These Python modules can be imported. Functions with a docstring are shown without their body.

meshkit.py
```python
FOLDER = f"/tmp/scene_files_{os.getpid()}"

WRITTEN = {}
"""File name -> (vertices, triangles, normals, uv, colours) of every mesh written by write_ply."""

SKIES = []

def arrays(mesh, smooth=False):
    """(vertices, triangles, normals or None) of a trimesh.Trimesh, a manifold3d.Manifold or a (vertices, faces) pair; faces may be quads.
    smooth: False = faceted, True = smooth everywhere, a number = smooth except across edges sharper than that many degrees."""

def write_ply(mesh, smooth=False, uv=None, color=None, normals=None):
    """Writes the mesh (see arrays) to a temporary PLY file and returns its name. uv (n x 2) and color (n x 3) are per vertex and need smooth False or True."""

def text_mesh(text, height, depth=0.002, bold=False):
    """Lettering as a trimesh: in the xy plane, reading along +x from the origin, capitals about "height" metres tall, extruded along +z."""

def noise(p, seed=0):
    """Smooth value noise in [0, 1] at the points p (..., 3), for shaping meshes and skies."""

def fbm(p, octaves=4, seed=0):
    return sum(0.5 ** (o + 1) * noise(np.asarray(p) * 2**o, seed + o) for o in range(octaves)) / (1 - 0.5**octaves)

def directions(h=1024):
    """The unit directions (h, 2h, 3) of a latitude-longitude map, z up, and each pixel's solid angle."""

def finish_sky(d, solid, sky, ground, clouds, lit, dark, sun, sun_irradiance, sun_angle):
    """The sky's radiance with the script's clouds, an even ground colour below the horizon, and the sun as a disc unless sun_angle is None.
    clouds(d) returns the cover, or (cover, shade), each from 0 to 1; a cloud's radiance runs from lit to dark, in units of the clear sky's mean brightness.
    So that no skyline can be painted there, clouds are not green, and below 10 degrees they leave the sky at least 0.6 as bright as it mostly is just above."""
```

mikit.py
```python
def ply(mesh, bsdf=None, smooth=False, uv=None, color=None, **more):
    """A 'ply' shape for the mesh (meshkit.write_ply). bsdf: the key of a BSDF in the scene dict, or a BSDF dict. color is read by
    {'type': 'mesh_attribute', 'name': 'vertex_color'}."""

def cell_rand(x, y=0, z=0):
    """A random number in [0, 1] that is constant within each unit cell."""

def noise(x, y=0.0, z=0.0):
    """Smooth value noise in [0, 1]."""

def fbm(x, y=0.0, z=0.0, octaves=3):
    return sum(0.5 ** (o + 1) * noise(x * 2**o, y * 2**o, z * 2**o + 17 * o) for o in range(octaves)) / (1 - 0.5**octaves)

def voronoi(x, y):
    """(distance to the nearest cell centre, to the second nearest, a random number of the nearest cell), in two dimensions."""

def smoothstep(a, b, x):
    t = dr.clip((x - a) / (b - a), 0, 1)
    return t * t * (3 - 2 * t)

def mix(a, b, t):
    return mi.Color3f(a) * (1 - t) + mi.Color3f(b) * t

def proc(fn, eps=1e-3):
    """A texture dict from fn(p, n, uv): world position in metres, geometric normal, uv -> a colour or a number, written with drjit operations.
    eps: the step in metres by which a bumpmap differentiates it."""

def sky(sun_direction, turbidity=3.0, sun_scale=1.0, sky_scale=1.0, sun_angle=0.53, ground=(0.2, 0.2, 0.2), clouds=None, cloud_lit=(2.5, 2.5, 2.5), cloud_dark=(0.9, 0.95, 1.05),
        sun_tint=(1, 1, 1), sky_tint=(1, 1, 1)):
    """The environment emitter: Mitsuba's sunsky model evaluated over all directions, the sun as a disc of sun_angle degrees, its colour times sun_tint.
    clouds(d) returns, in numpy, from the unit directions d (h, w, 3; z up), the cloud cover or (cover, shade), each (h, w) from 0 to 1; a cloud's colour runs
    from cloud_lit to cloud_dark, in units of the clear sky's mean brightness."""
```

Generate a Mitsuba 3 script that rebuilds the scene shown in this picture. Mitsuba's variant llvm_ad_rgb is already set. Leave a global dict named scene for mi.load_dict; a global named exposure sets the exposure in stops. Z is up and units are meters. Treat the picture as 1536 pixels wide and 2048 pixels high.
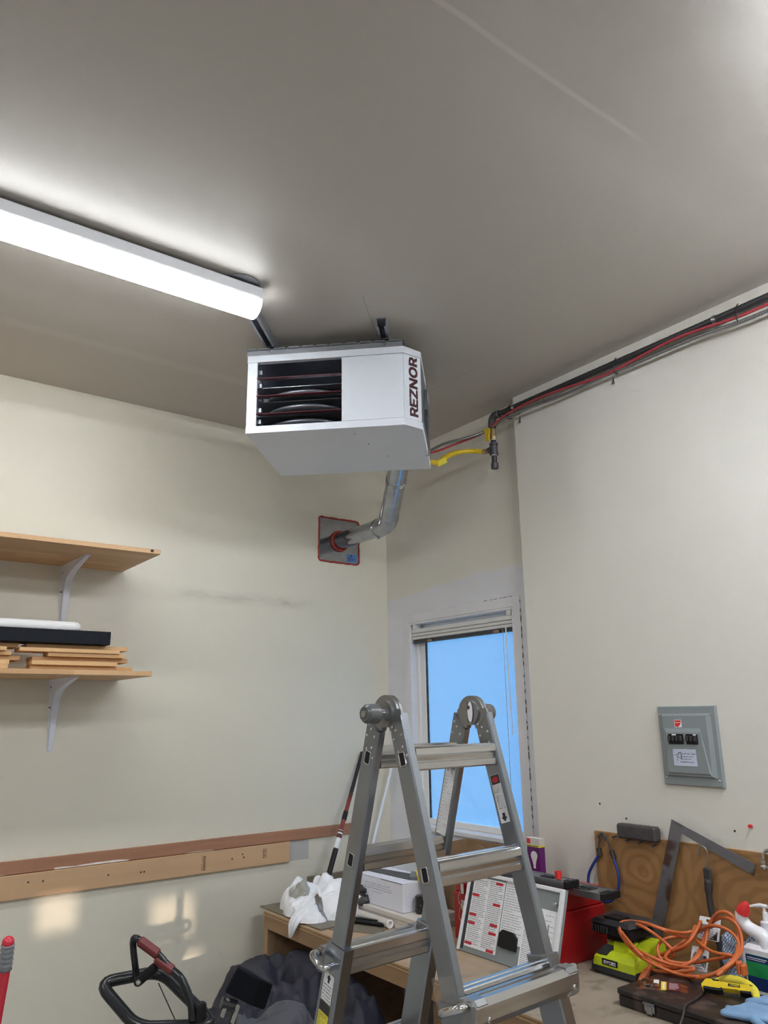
import math, random
import numpy as np, trimesh, mitsuba as mi, drjit as dr
import mikit, meshkit
from mikit import proc, noise as N, fbm, smoothstep as SS, mix
from shapely.geometry import Polygon, Point
from shapely.ops import unary_union
from scipy.interpolate import CubicSpline

T = mi.ScalarTransform4f
scene, labels = {}, {}
rnd = random.Random(7)

# ------------------------------------------------------------------ camera, sky, exposure
YAW, PITCH, ROLL, FOCAL = math.radians(36.74), math.radians(14.78), math.radians(-0.81), 1538.0
EYE = np.array([0.0, 0.0, 1.65])
fwd = np.array([math.sin(YAW) * math.cos(PITCH), math.cos(YAW) * math.cos(PITCH), math.sin(PITCH)])
rt = np.array([math.cos(YAW), -math.sin(YAW), 0.0])
up0 = np.cross(rt, fwd)
up = -math.sin(ROLL) * rt + math.cos(ROLL) * up0
scene['camera'] = {'type': 'perspective', 'fov_axis': 'x', 'fov': 2 * math.degrees(math.atan(768 / FOCAL)), 'near_clip': 0.05, 'far_clip': 100.0,
                   'to_world': T().look_at(origin=EYE.tolist(), target=(EYE + fwd).tolist(), up=up.tolist())}
SUN = np.array([0.05, -1.0, 0.165])     # low sun behind the camera, through openings added to the near wall
scene['sky'] = mikit.sky(SUN.tolist(), turbidity=3.0, sun_scale=3.2, sky_scale=17.5, sun_tint=(0.72, 0.98, 2.3), sky_tint=(0.80, 1.0, 1.38))
exposure = 0.26
LAMP = 62.0           # radiance of the LED diffusers
WARM, COOL = (0.96, 0.99, 1.01), (0.95, 0.985, 1.045)   # the row at the left wall, the other rows

# room (metres)
CEIL, YW, XW, XB = 3.20, 3.682, 2.762, 2.706     # ceiling, left wall, window wall, right wall (furred out)
XMIN, YMIN, XOUT = -3.4, -3.6, 2.90

# ------------------------------------------------------------------ materials
def rgb(c): return {'type': 'rgb', 'value': list(c)}
def mat(name, color, rough=0.5, metal=0.0, spec=0.5, **kw):
    scene[name] = {'type': 'twosided', 'bsdf': {'type': 'principled', 'base_color': color if isinstance(color, dict) else rgb(color), 'roughness': rough, 'metallic': metal, 'specular': spec, **kw}}
def F(v): return mi.Float(v)

def wall_col(p, n, uv):
    base = mix((0.660, 0.640, 0.585), (0.628, 0.610, 0.558), fbm(p.x * 1.3, p.y * 1.3, p.z * 1.3))
    base = dr.select(p.y > 3.6, base * mi.Color3f(0.97, 0.955, 0.88), base)      # left wall tinted slightly yellower
    # grey unpainted rectangle beside the plank, on the left wall
    on = (p.y > 3.6) & (p.x > 2.10) & (p.x < 2.232) & (p.z > 0.94) & (p.z < 1.034)
    base = dr.select(on, mi.Color3f(0.43, 0.43, 0.41), base)
    # old scuff
    sm = SS(0.05, 0.0, dr.abs(p.z - 2.245 - 0.02 * N(p.x * 9))) * SS(1.35, 1.6, p.x) * SS(2.3, 2.1, p.x) * dr.select(p.y > 3.6, F(1), F(0)) * fbm(p.x * 14, p.z * 60)
    return base * (1 - 0.28 * sm)
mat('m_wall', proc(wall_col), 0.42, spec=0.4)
def winwall_col(p, n, uv):
    cream = mix((0.670, 0.650, 0.585), (0.630, 0.610, 0.550), fbm(p.x * 1.3, p.y * 1.3, p.z * 1.3))
    edge = 2.352 - 0.045 * SS(2.9, 3.62, p.y) + 0.035 * (fbm(p.y * 9, 3.0) - 0.5) + 0.012 * (fbm(p.y * 45, p.z * 20) - 0.5)
    prim = mix((0.68, 0.68, 0.72), (0.62, 0.62, 0.655), fbm(p.y * 6, p.z * 14))
    return mix(cream, prim, SS(0.012, -0.006, p.z - edge))
mat('m_winwall', proc(winwall_col), 0.5, spec=0.3)
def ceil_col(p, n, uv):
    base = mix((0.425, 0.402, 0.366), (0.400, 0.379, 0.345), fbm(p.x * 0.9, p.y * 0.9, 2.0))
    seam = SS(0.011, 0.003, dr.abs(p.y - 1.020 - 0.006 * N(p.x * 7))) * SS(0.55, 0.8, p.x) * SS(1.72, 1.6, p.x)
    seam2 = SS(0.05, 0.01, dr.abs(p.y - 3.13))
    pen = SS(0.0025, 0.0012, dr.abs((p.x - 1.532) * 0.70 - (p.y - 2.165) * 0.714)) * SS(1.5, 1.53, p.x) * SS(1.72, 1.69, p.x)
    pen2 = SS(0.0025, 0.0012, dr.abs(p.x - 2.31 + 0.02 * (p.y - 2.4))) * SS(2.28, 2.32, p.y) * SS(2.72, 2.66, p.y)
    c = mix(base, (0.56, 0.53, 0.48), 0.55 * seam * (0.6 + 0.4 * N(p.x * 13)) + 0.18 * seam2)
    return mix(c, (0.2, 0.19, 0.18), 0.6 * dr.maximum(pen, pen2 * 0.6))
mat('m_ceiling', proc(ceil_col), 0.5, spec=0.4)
mat('m_floor', proc(lambda p, n, uv: mix((0.33, 0.32, 0.30), (0.25, 0.24, 0.23), fbm(p.x * 3, p.y * 3))), 0.6)
mat('m_paint_white', (0.72, 0.72, 0.72), 0.4)
mat('m_trim_white', proc(lambda p, n, uv: mix((0.68, 0.68, 0.71), (0.59, 0.59, 0.62), fbm(p.y * 8, p.z * 4, p.x * 8))), 0.45)
def woodf(a, b, axis, scale=1.0, stave=0.0):
    def f(p, n, uv):
        q = [p.x, p.y, p.z]
        l = q.pop(axis)
        s = mikit.cell_rand(dr.floor(q[0] / stave) + 31, dr.floor(l / 0.43 + 0.37 * dr.floor(q[0] / stave))) if stave else F(0.5)
        g = fbm(l * 1.6 * scale + 9 * s, q[0] * 38 * scale, q[1] * 38 * scale)
        k = SS(0.84, 0.93, N(l * 7, q[0] * 16, q[1] * 16 + 5))
        return mix(mix(a, b, dr.clip(0.75 * g + 0.5 * (s - 0.3), 0, 1)), (0.22, 0.11, 0.05), 0.55 * k)
    return f
mat('m_shelf', proc(woodf((0.58, 0.37, 0.19), (0.43, 0.25, 0.115), 0, stave=0.06)), 0.45)
mat('m_slat', proc(woodf((0.64, 0.41, 0.20), (0.47, 0.265, 0.11), 0)), 0.5)
mat('m_slat_b', proc(woodf((0.57, 0.345, 0.155), (0.40, 0.21, 0.085), 0, 1.3)), 0.5)
mat('m_plank', proc(woodf((0.58, 0.385, 0.225), (0.43, 0.265, 0.145), 0, 0.7)), 0.5)
mat('m_ledger', proc(lambda p, n, uv: mix(mix((0.37, 0.185, 0.11), (0.27, 0.13, 0.08), fbm(p.x * 3, p.z * 60)), (0.75, 0.73, 0.68), SS(0.0, 0.006, 1.039 + 0.012 * fbm(p.x * 9, 1.0) - p.z) * SS(0.5, 0.56, N(p.x * 8)))), 0.4)
mat('m_stud', proc(woodf((0.40, 0.27, 0.16), (0.28, 0.18, 0.10), 2)), 0.6)
def bench_col(p, n, uv):
    c = mix((0.41, 0.285, 0.18), (0.31, 0.205, 0.125), fbm(p.x * 34, p.y * 2.0, 1.0))
    wear = SS(2.75, 1.9, p.y)
    c = mix(c, mix((0.31, 0.26, 0.20), (0.215, 0.178, 0.135), fbm(p.x * 10, p.y * 6)), wear)
    d = SS(0.52, 0.80, fbm(p.x * 16, p.y * 24 + 3, 5.0)) * wear
    return mix(c, (0.13, 0.105, 0.08), 0.5 * d)
mat('m_bench', proc(bench_col), 0.6)
mat('m_fascia', proc(woodf((0.36, 0.225, 0.125), (0.24, 0.14, 0.075), 1)), 0.6)
mat('m_ply_layer', proc(lambda p, n, uv: mix((0.42, 0.28, 0.15), (0.22, 0.13, 0.06), SS(0.35, 0.65, N(1.0, 2.0, p.z * 260)))), 0.6)
def ply_col(p, n, uv):
    def arcs(cy, cz, sy, sz):
        r = dr.sqrt(dr.square((p.y - cy) / sy) + dr.square((p.z - cz) / sz))
        w = r * 9 + 4.2 * fbm(p.y * 4.5, p.z * 6, 2.0) + 0.25 * N(p.y * 30, p.z * 30)
        return dr.exp(-2.2 * r), SS(0.62, 0.98, dr.abs(dr.sin(w * 2.2)))
    f1, a1 = arcs(1.98, 1.045, 0.26, 0.20)
    f2, a2 = arcs(1.50, 1.02, 0.38, 0.17)
    w = f1 / (f1 + f2 + 1e-5)
    lines = a1 * SS(0.42, 0.58, w) + a2 * SS(0.58, 0.42, w)
    base = mix((0.345, 0.19, 0.08), (0.285, 0.15, 0.058), fbm(p.y * 2.5, p.z * 30))
    return mix(base, (0.19, 0.095, 0.035), 0.45 * lines)
mat('m_ply', proc(ply_col), 0.42)
mat('m_metal_white', (0.60, 0.635, 0.69), 0.3)
mat('m_metal_white_b', (0.62, 0.63, 0.66), 0.3)
mat('m_bracket', (0.66, 0.69, 0.77), 0.3)
mat('m_galv', proc(lambda p, n, uv: mix((0.46, 0.48, 0.52), (0.34, 0.355, 0.385), fbm(p.x * 25, p.y * 25, p.z * 25))), 0.11, 1.0)
mat('m_galv_dull', (0.32, 0.34, 0.37), 0.35, 0.9)
mat('m_strut', (0.34, 0.36, 0.39), 0.4, 0.9)
mat('m_dark_metal', (0.20, 0.22, 0.25), 0.3, 0.8)
mat('m_black', (0.010, 0.010, 0.011), 0.45, spec=0.25)
mat('m_black_gloss', (0.010, 0.011, 0.012), 0.15)
mat('m_blackboard', (0.006, 0.008, 0.013), 0.55, spec=0.15)
mat('m_maroon', (0.10, 0.018, 0.022), 0.35)
mat('m_red', (0.29, 0.010, 0.012), 0.28)
mat('m_red_seal', (0.27, 0.035, 0.024), 0.5)
mat('m_red_wire', (0.36, 0.035, 0.05), 0.4)
mat('m_red_cap', (0.62, 0.03, 0.03), 0.35)
mat('m_red_grip', (0.13, 0.018, 0.02), 0.45)
mat('m_iron', (0.022, 0.022, 0.024), 0.4)
mat('m_iron_fit', (0.07, 0.07, 0.075), 0.5, 0.4)
mat('m_brass', (0.42, 0.32, 0.16), 0.35, 0.8)
mat('m_yellow', (0.62, 0.44, 0.012), 0.4)
mat('m_yellow_label', (0.72, 0.62, 0.06), 0.4)
mat('m_armor', proc(lambda p, n, uv: mix((0.36, 0.37, 0.38), (0.16, 0.165, 0.17), SS(0.3, 0.7, dr.abs(dr.sin((p.x + p.y * 1.0 + p.z) * 330))))), 0.35, 0.8)
mat('m_alu', proc(lambda p, n, uv: mix((0.36, 0.395, 0.45), (0.27, 0.30, 0.345), fbm(p.x * 11, p.y * 11, p.z * 9))), 0.25, 1.0)
mat('m_alu_rung', proc(lambda p, n, uv: mix((0.60, 0.595, 0.58), (0.42, 0.415, 0.405), fbm(p.x * 9, p.y * 30, p.z * 60))), 0.27, 1.0)
mat('m_steel_grey', (0.30, 0.31, 0.32), 0.3, 0.85)
mat('m_chrome', (0.66, 0.67, 0.69), 0.12, 1.0)
mat('m_knob_grey', (0.085, 0.09, 0.095), 0.25)
mat('m_rubber', (0.03, 0.028, 0.03), 0.6)
mat('m_chock', proc(lambda p, n, uv: mix((0.035, 0.032, 0.034), (0.06, 0.055, 0.055), fbm(p.y * 60, p.z * 60))), 0.55)
mat('m_square', proc(lambda p, n, uv: mix((0.17, 0.17, 0.185), (0.085, 0.052, 0.045), SS(0.5, 0.68, fbm(p.y * 14, p.z * 14)))), 0.42, 0.5)
mat('m_panel_grey', (0.215, 0.245, 0.255), 0.42)
mat('m_label_white', (0.70, 0.71, 0.74), 0.45)
mat('m_label_lilac', (0.50, 0.53, 0.66), 0.4)
mat('m_paper', (0.78, 0.79, 0.82), 0.6)
mat('m_ink', (0.03, 0.03, 0.035), 0.6)
mat('m_ink_grey', (0.26, 0.26, 0.28), 0.6)
mat('m_ink_red', (0.47, 0.02, 0.035), 0.5)
mat('m_logo_maroon', (0.035, 0.006, 0.008), 0.4)
mat('m_box_white', (0.66, 0.67, 0.74), 0.5)
mat('m_board_white', (0.55, 0.52, 0.48), 0.6)
mat('m_foam_white', (0.70, 0.70, 0.70), 0.6)
mat('m_card', proc(lambda p, n, uv: mix((0.28, 0.175, 0.095), (0.23, 0.14, 0.075), fbm(p.x * 30, p.y * 30, p.z * 8))), 0.65)
mat('m_bag', (0.80, 0.82, 0.86), 0.3)
mat('m_bag_content', (0.33, 0.33, 0.30), 0.25)
mat('m_lime', (0.47, 0.56, 0.02), 0.35)
mat('m_charcoal', (0.025, 0.026, 0.028), 0.4)
mat('m_orange', (0.52, 0.125, 0.035), 0.4)
mat('m_blue_cord', (0.012, 0.035, 0.20), 0.5)
mat('m_case', proc(lambda p, n, uv: mix((0.018, 0.014, 0.014), (0.06, 0.042, 0.038), SS(0.5, 0.75, fbm(p.x * 18, p.y * 18)))), 0.35)
mat('m_glove', proc(lambda p, n, uv: mix((0.20, 0.34, 0.52), (0.13, 0.25, 0.42), fbm(p.x * 40, p.y * 40, p.z * 40))), 0.45)
def cloth_col(p, n, uv):
    a, b = (p.y + p.z * 0.8) * 620, (p.y - p.z * 0.8 + p.x * 0.3) * 620
    return mix((0.62, 0.67, 0.74), (0.10, 0.20, 0.36), SS(-0.35, 0.25, dr.sin(a) + dr.sin(b)))
mat('m_cloth', proc(cloth_col), 0.8)
mat('m_bottle', (0.78, 0.79, 0.83), 0.3)
mat('m_green', (0.02, 0.28, 0.09), 0.35)
mat('m_navy', (0.012, 0.035, 0.14), 0.35)
mat('m_purple', (0.10, 0.012, 0.12), 0.4)
mat('m_jacket_navy', proc(lambda p, n, uv: mix((0.012, 0.013, 0.024), (0.026, 0.027, 0.042), fbm(p.x * 6, p.y * 6, p.z * 6))), 0.7)
mat('m_jacket_grey', proc(lambda p, n, uv: mix((0.060, 0.064, 0.082), (0.10, 0.104, 0.125), fbm(p.x * 5, p.y * 5, p.z * 5))), 0.7)
mat('m_mat_brown', (0.15, 0.13, 0.095), 0.5)
mat('m_tube_black', (0.008, 0.010, 0.012), 0.25)
mat('m_pole_red', proc(lambda p, n, uv: mix((0.016, 0.012, 0.012), (0.20, 0.030, 0.022), SS(1.03, 1.06, p.z) * SS(1.27, 1.2, p.z))), 0.3)
mat('m_red_bright', (0.55, 0.03, 0.05), 0.3)
mat('m_tape_grey', (0.19, 0.20, 0.215), 0.35)
mat('m_rod_white', (0.70, 0.76, 0.86), 0.35)
mat('m_blind', (0.60, 0.60, 0.58), 0.45)
mat('m_rust', (0.13, 0.06, 0.045), 0.7)
mat('m_blue_label', (0.10, 0.22, 0.50), 0.5)
mat('m_hole', (0.05, 0.045, 0.04), 0.8)
mat('m_clip_grey', (0.24, 0.235, 0.21), 0.5)
scene['m_glass'] = {'type': 'thindielectric', 'int_ior': 1.5}
scene['m_clear_plastic'] = {'type': 'thindielectric', 'int_ior': 1.4}
def film_col(p, n, uv):
    g = dr.maximum(SS(0.55, 0.95, dr.abs(dr.sin(p.y * 360 + 0.6 * N(p.y * 60, p.z * 60)))), SS(0.55, 0.95, dr.abs(dr.sin(p.z * 360 + 0.6 * N(p.z * 50, p.y * 50)))))
    d = N(p.y * 5, p.z * 5) * 0.10 + N(p.y * 160, p.z * 160) * 0.06
    return mix((0.50, 0.78, 1.0), (0.42, 0.71, 0.96), dr.clip(0.55 * g + d, 0, 1))
scene['m_film'] = {'type': 'principledthin', 'base_color': proc(film_col), 'roughness': 0.6, 'diff_trans': 1.7, 'spec_trans': 0.0, 'eta': 1.3}

# ------------------------------------------------------------------ mesh helpers
cat = trimesh.util.concatenate
def bx(x0, x1, y0, y1, z0, z1, c=0.0):
    lo, hi = np.array([min(x0, x1), min(y0, y1), min(z0, z1)]), np.array([max(x0, x1), max(y0, y1), max(z0, z1)])
    if c <= 0:
        m = trimesh.creation.box(hi - lo); m.apply_translation((lo + hi) / 2); return m
    c = min(c, 0.49 * (hi - lo).min())
    h, pts = (hi - lo) / 2, []
    for sx in (-1, 1):
        for sy in (-1, 1):
            for sz in (-1, 1):
                s = np.array([sx, sy, sz])
                for k in range(3):
                    q = h - c; q[k] = h[k]; pts.append(s * q)
    m = trimesh.Trimesh(vertices=np.array(pts)).convex_hull if False else trimesh.convex.convex_hull(np.array(pts))
    m.apply_translation((lo + hi) / 2)
    return m
def hull(pts): return trimesh.convex.convex_hull(np.array(pts, float))
def fr(o, u, v, w):
    m = np.eye(4); m[:3, 0], m[:3, 1], m[:3, 2], m[:3, 3] = u, v, w, o; return m
def xf(m, f):
    m = m.copy(); m.apply_transform(f); return m
def spline(pts, n=40, closed=False):
    p = np.array(pts, float)
    if closed: p = np.vstack([p, p[:1]])
    t = np.r_[0, np.cumsum(np.maximum(np.linalg.norm(np.diff(p, axis=0), axis=1), 1e-6) ** 0.6)]
    return CubicSpline(t, p, bc_type='periodic' if closed else 'natural')(np.linspace(0, t[-1], n))
def tube(path, r, n=10, closed=False, cap=True):
    p = np.array(path, float); m = len(p)
    r = np.full(m, r) if np.isscalar(r) else np.array(r, float)
    tg = np.roll(p, -1, 0) - np.roll(p, 1, 0) if closed else np.gradient(p, axis=0)
    tg /= np.linalg.norm(tg, axis=1, keepdims=True) + 1e-12
    a = np.cross(tg[0], [0, 0, 1] if abs(tg[0][2]) < 0.9 else [1, 0, 0]); a /= np.linalg.norm(a)
    V = []
    for i in range(m):
        a = a - tg[i] * (a @ tg[i]); a /= np.linalg.norm(a)
        b = np.cross(tg[i], a)
        th = np.arange(n) * 2 * np.pi / n
        V.append(p[i] + r[i] * (np.cos(th)[:, None] * a + np.sin(th)[:, None] * b))
    V = np.vstack(V); Fs = []
    k = np.arange(n); k2 = (k + 1) % n
    for i in range(m if closed else m - 1):
        A, B = i * n, ((i + 1) % m) * n
        Fs += [np.stack([A + k, A + k2, B + k2], 1), np.stack([A + k, B + k2, B + k], 1)]
    if cap and not closed:
        V = np.vstack([V, p[:1], p[-1:]])
        Fs += [np.stack([k * 0 + len(V) - 2, k2, k], 1), np.stack([k * 0 + len(V) - 1, (m - 1) * n + k, (m - 1) * n + k2], 1)]
    return trimesh.Trimesh(V, np.vstack(Fs), process=False)
def cyl(p0, p1, r, r1=None, n=20): return tube([p0, p1], [r, r if r1 is None else r1], n)
def lathe(prof, n=24): return trimesh.creation.revolve(np.array(prof, float), sections=n)
def prism(poly, h):
    g = poly if hasattr(poly, 'exterior') else Polygon(poly)
    return trimesh.creation.extrude_polygon(g, h, engine='earcut')
def rect(u0, v0, u1, v1, r=0.0):
    g = Polygon([(u0, v0), (u1, v0), (u1, v1), (u0, v1)])
    return g.buffer(-r).buffer(r, quad_segs=4) if r else g
def sph(c, r, sub=2):
    m = trimesh.creation.icosphere(subdivisions=sub, radius=1.0); m.apply_scale(np.broadcast_to(r, 3)); m.apply_translation(c); return m
def lump(c, r, amp, freq, seed=0, sub=4, flat=None, ridge=True):
    m = trimesh.creation.icosphere(subdivisions=sub)
    v = np.array(m.vertices); f = meshkit.fbm(v * freq + seed * 7.3, 4, seed)
    f = 1 - 2 * np.abs(f - 0.5) if ridge else f
    v = v * (1 + amp * (f[:, None] - 0.6)) * np.array(r) + np.array(c)
    if flat is not None: v[:, 2] = np.maximum(v[:, 2], flat)
    return trimesh.Trimesh(v, m.faces, process=False)
def text(s, h, depth=0.0008, bold=False, w=None):
    m = meshkit.text_mesh(s, h, depth, bold)
    if w: m.apply_scale([w / m.extents[0], 1, 1])
    return m
def lines(u0, v0, u1, v1, rows, h, seed, gap=0.5, thick=0.0004, word=None):
    """Rows of word-like dashes on a label, as one mesh in local uvw."""
    r = random.Random(seed); out = []; word = word or (u1 - u0) * 0.14
    for i in range(rows):
        v = v1 - (v1 - v0) * (i + 0.5) / rows; u = u0; end = u0 + (u1 - u0) * (1 - r.random() ** 2 * gap)
        while u < end - word * 0.2:
            l = min(word * (0.4 + r.random()), end - u)
            out.append(bx(u, u + l, v - h / 2, v + h / 2, 0, thick)); u += l + word * 0.18
    return cat(out)
def numbered(key):
    if key not in scene and key not in used: used.add(key); return key
    i = 1
    while f'{key}_{i:03d}' in scene or f'{key}_{i:03d}' in used: i += 1
    used.add(f'{key}_{i:03d}'); return f'{key}_{i:03d}'
used = set()
def part(parent, name, mesh, m, smooth=False, label=None, kind=None, **kw):
    key = numbered(f'{parent}__{name}' if parent else name)
    scene[key] = mikit.ply(mesh, m, smooth, **kw)
    d = {}
    if label: d['label'] = label
    if kind: d['kind'] = kind
    if d: labels[key] = d
    return key
def thing(name, label, category, group=None):
    key = numbered(name); labels[key] = {'label': label, 'category': category}
    if group: labels[key]['group'] = group
    return key
def single(name, mesh, m, label, category, smooth=False, group=None):
    key = numbered(name); scene[key] = mikit.ply(mesh, m, smooth)
    labels[key] = {'label': label, 'category': category}
    if group: labels[key]['group'] = group
    return key
def struct(name, mesh, m, label=None, smooth=False):
    key = part(None, name, mesh, m, smooth); labels[key] = {'kind': 'structure', **({'label': label} if label else {})}; return key
def WR(x): return fr((x, 0, 0), (0, -1, 0), (0, 0, 1), (-1, 0, 0))      # right wall: u = -y, v = z, w out of the wall
def WL(y): return fr((0, y, 0), (1, 0, 0), (0, 0, 1), (0, -1, 0))       # left wall: u = x, v = z, w out of the wall

# ------------------------------------------------------------------ room shell
struct('floor', bx(XMIN - .1, XOUT, YMIN - .1, YW + .1, -0.1, 0), 'm_floor', 'grey concrete garage floor')
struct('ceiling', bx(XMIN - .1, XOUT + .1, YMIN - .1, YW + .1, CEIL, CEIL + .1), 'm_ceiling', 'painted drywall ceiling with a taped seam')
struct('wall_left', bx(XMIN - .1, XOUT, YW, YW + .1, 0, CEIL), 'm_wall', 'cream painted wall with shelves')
struct('wall_right', bx(XB, XOUT, YMIN, 2.518, 0, CEIL), 'm_wall', 'cream painted wall with the breaker panel')
ADDED_LITES = [(1.29, 1.45, 2.00, 2.15), (1.78, 1.98, 1.90, 2.07), (1.90, 2.03, 1.65, 1.83)]  # added openings, shaped so low sun makes bright patches on the left wall
nw = rect(XMIN - .1, 0, XOUT, CEIL)
for q in ADDED_LITES: nw = nw.difference(rect(q[0], q[2], q[1], q[3]))
struct('wall_near', xf(prism(nw, .06), fr((0, YMIN, 0), (1, 0, 0), (0, 0, 1), (0, -1, 0))), 'm_wall', 'near wall behind the camera with small openings added for the sun')
for k, q in enumerate(ADDED_LITES): struct(f'window_{k + 2}', bx(q[0] - .01, q[1] + .01, YMIN - .065, YMIN - .062, q[2] - .01, q[3] + .01), 'm_glass', 'added unseen clear lite that lets sun onto the left wall')
struct('wall_back', bx(XMIN - .1, XMIN, YMIN, YW, 0, CEIL), 'm_wall')
OY0, OY1, OZ0, OZ1 = 2.651, 3.475, 1.06, 2.157
struct('wall_window', cat([bx(XW, XOUT, 2.518, OY0, 0, CEIL), bx(XW, XOUT, OY1, YW, 0, CEIL), bx(XW, XOUT, OY0, OY1, 0, OZ0), bx(XW, XOUT, OY0, OY1, OZ1, CEIL)]), 'm_winwall', 'recessed wall around the window with a white primer patch')
w1 = 'window_1'; labels[w1] = {'kind': 'structure', 'label': 'narrow window covered with a blue lit film'}; used.add(w1)
ft = .012
part(w1, 'jamb', bx(XW - .002, XOUT - .01, OY1 - ft, OY1, OZ0, OZ1, .002), 'm_trim_white')
part(w1, 'jamb', bx(XW - .002, XOUT - .01, OY0, OY0 + ft, OZ0, OZ1, .002), 'm_trim_white')
part(w1, 'head', bx(XW - .002, XOUT - .01, OY0 + ft, OY1 - ft, OZ1 - ft, OZ1, .002), 'm_trim_white')
part(w1, 'sill', bx(XW - .02, XOUT - .01, OY0 + ft, OY1 - ft, OZ0, OZ0 + .022, .003), 'm_trim_white')
sx0, sx1 = 2.815, 2.85
fy0, fy1, fz0, fz1 = OY0 + ft, OY1 - ft, OZ0 + .022, OZ1 - ft
part(w1, 'sash', cat([bx(sx0, sx1, fy0, fy0 + .035, fz0, fz1, .003), bx(sx0, sx1, fy1 - .06, fy1, fz0, fz1, .003), bx(sx0, sx1, fy0 + .035, fy1 - .06, fz0, fz0 + .03, .003), bx(sx0, sx1, fy0 + .035, fy1 - .06, fz1 - .035, fz1, .003)]), 'm_paint_white')
part(w1, 'track', bx(sx0 - .012, sx0, fy1 - .022, fy1, fz0, fz1, .002), 'm_paint_white')
part(w1, 'gasket', bx(sx0 + .004, sx0 + .016, fy1 - .064, fy1 - .06, fz0 + .03, fz1 - .035), 'm_charcoal')
part(w1, 'pane', bx(2.8300, 2.8301, fy0 + .03, fy1 - .05, fz0 + .02, fz1 - .03), 'm_glass')
part(w1, 'privacy_film', trimesh.Trimesh([[2.836, fy0 + .03, fz0 + .02], [2.836, fy1 - .05, fz0 + .02], [2.836, fy1 - .05, fz1 - .03], [2.836, fy0 + .03, fz1 - .03]], [[0, 1, 2], [0, 2, 3]]), 'm_film', label='blue lit textured film')
struct('trim_1', bx(XW - .004, XW + .001, OY1, OY1 + .05, 1.0, OZ1 + .05, .001), 'm_trim_white', 'left window casing')
struct('trim_2', bx(XW - .004, XW + .001, OY0 - .05, OY0, 1.0, OZ1 + .05, .001), 'm_trim_white', 'right window casing')
struct('trim_3', bx(XW - .004, XW + .001, OY0, OY1, OZ1, OZ1 + .05, .001), 'm_trim_white', 'top window casing')
cr = []
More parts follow.
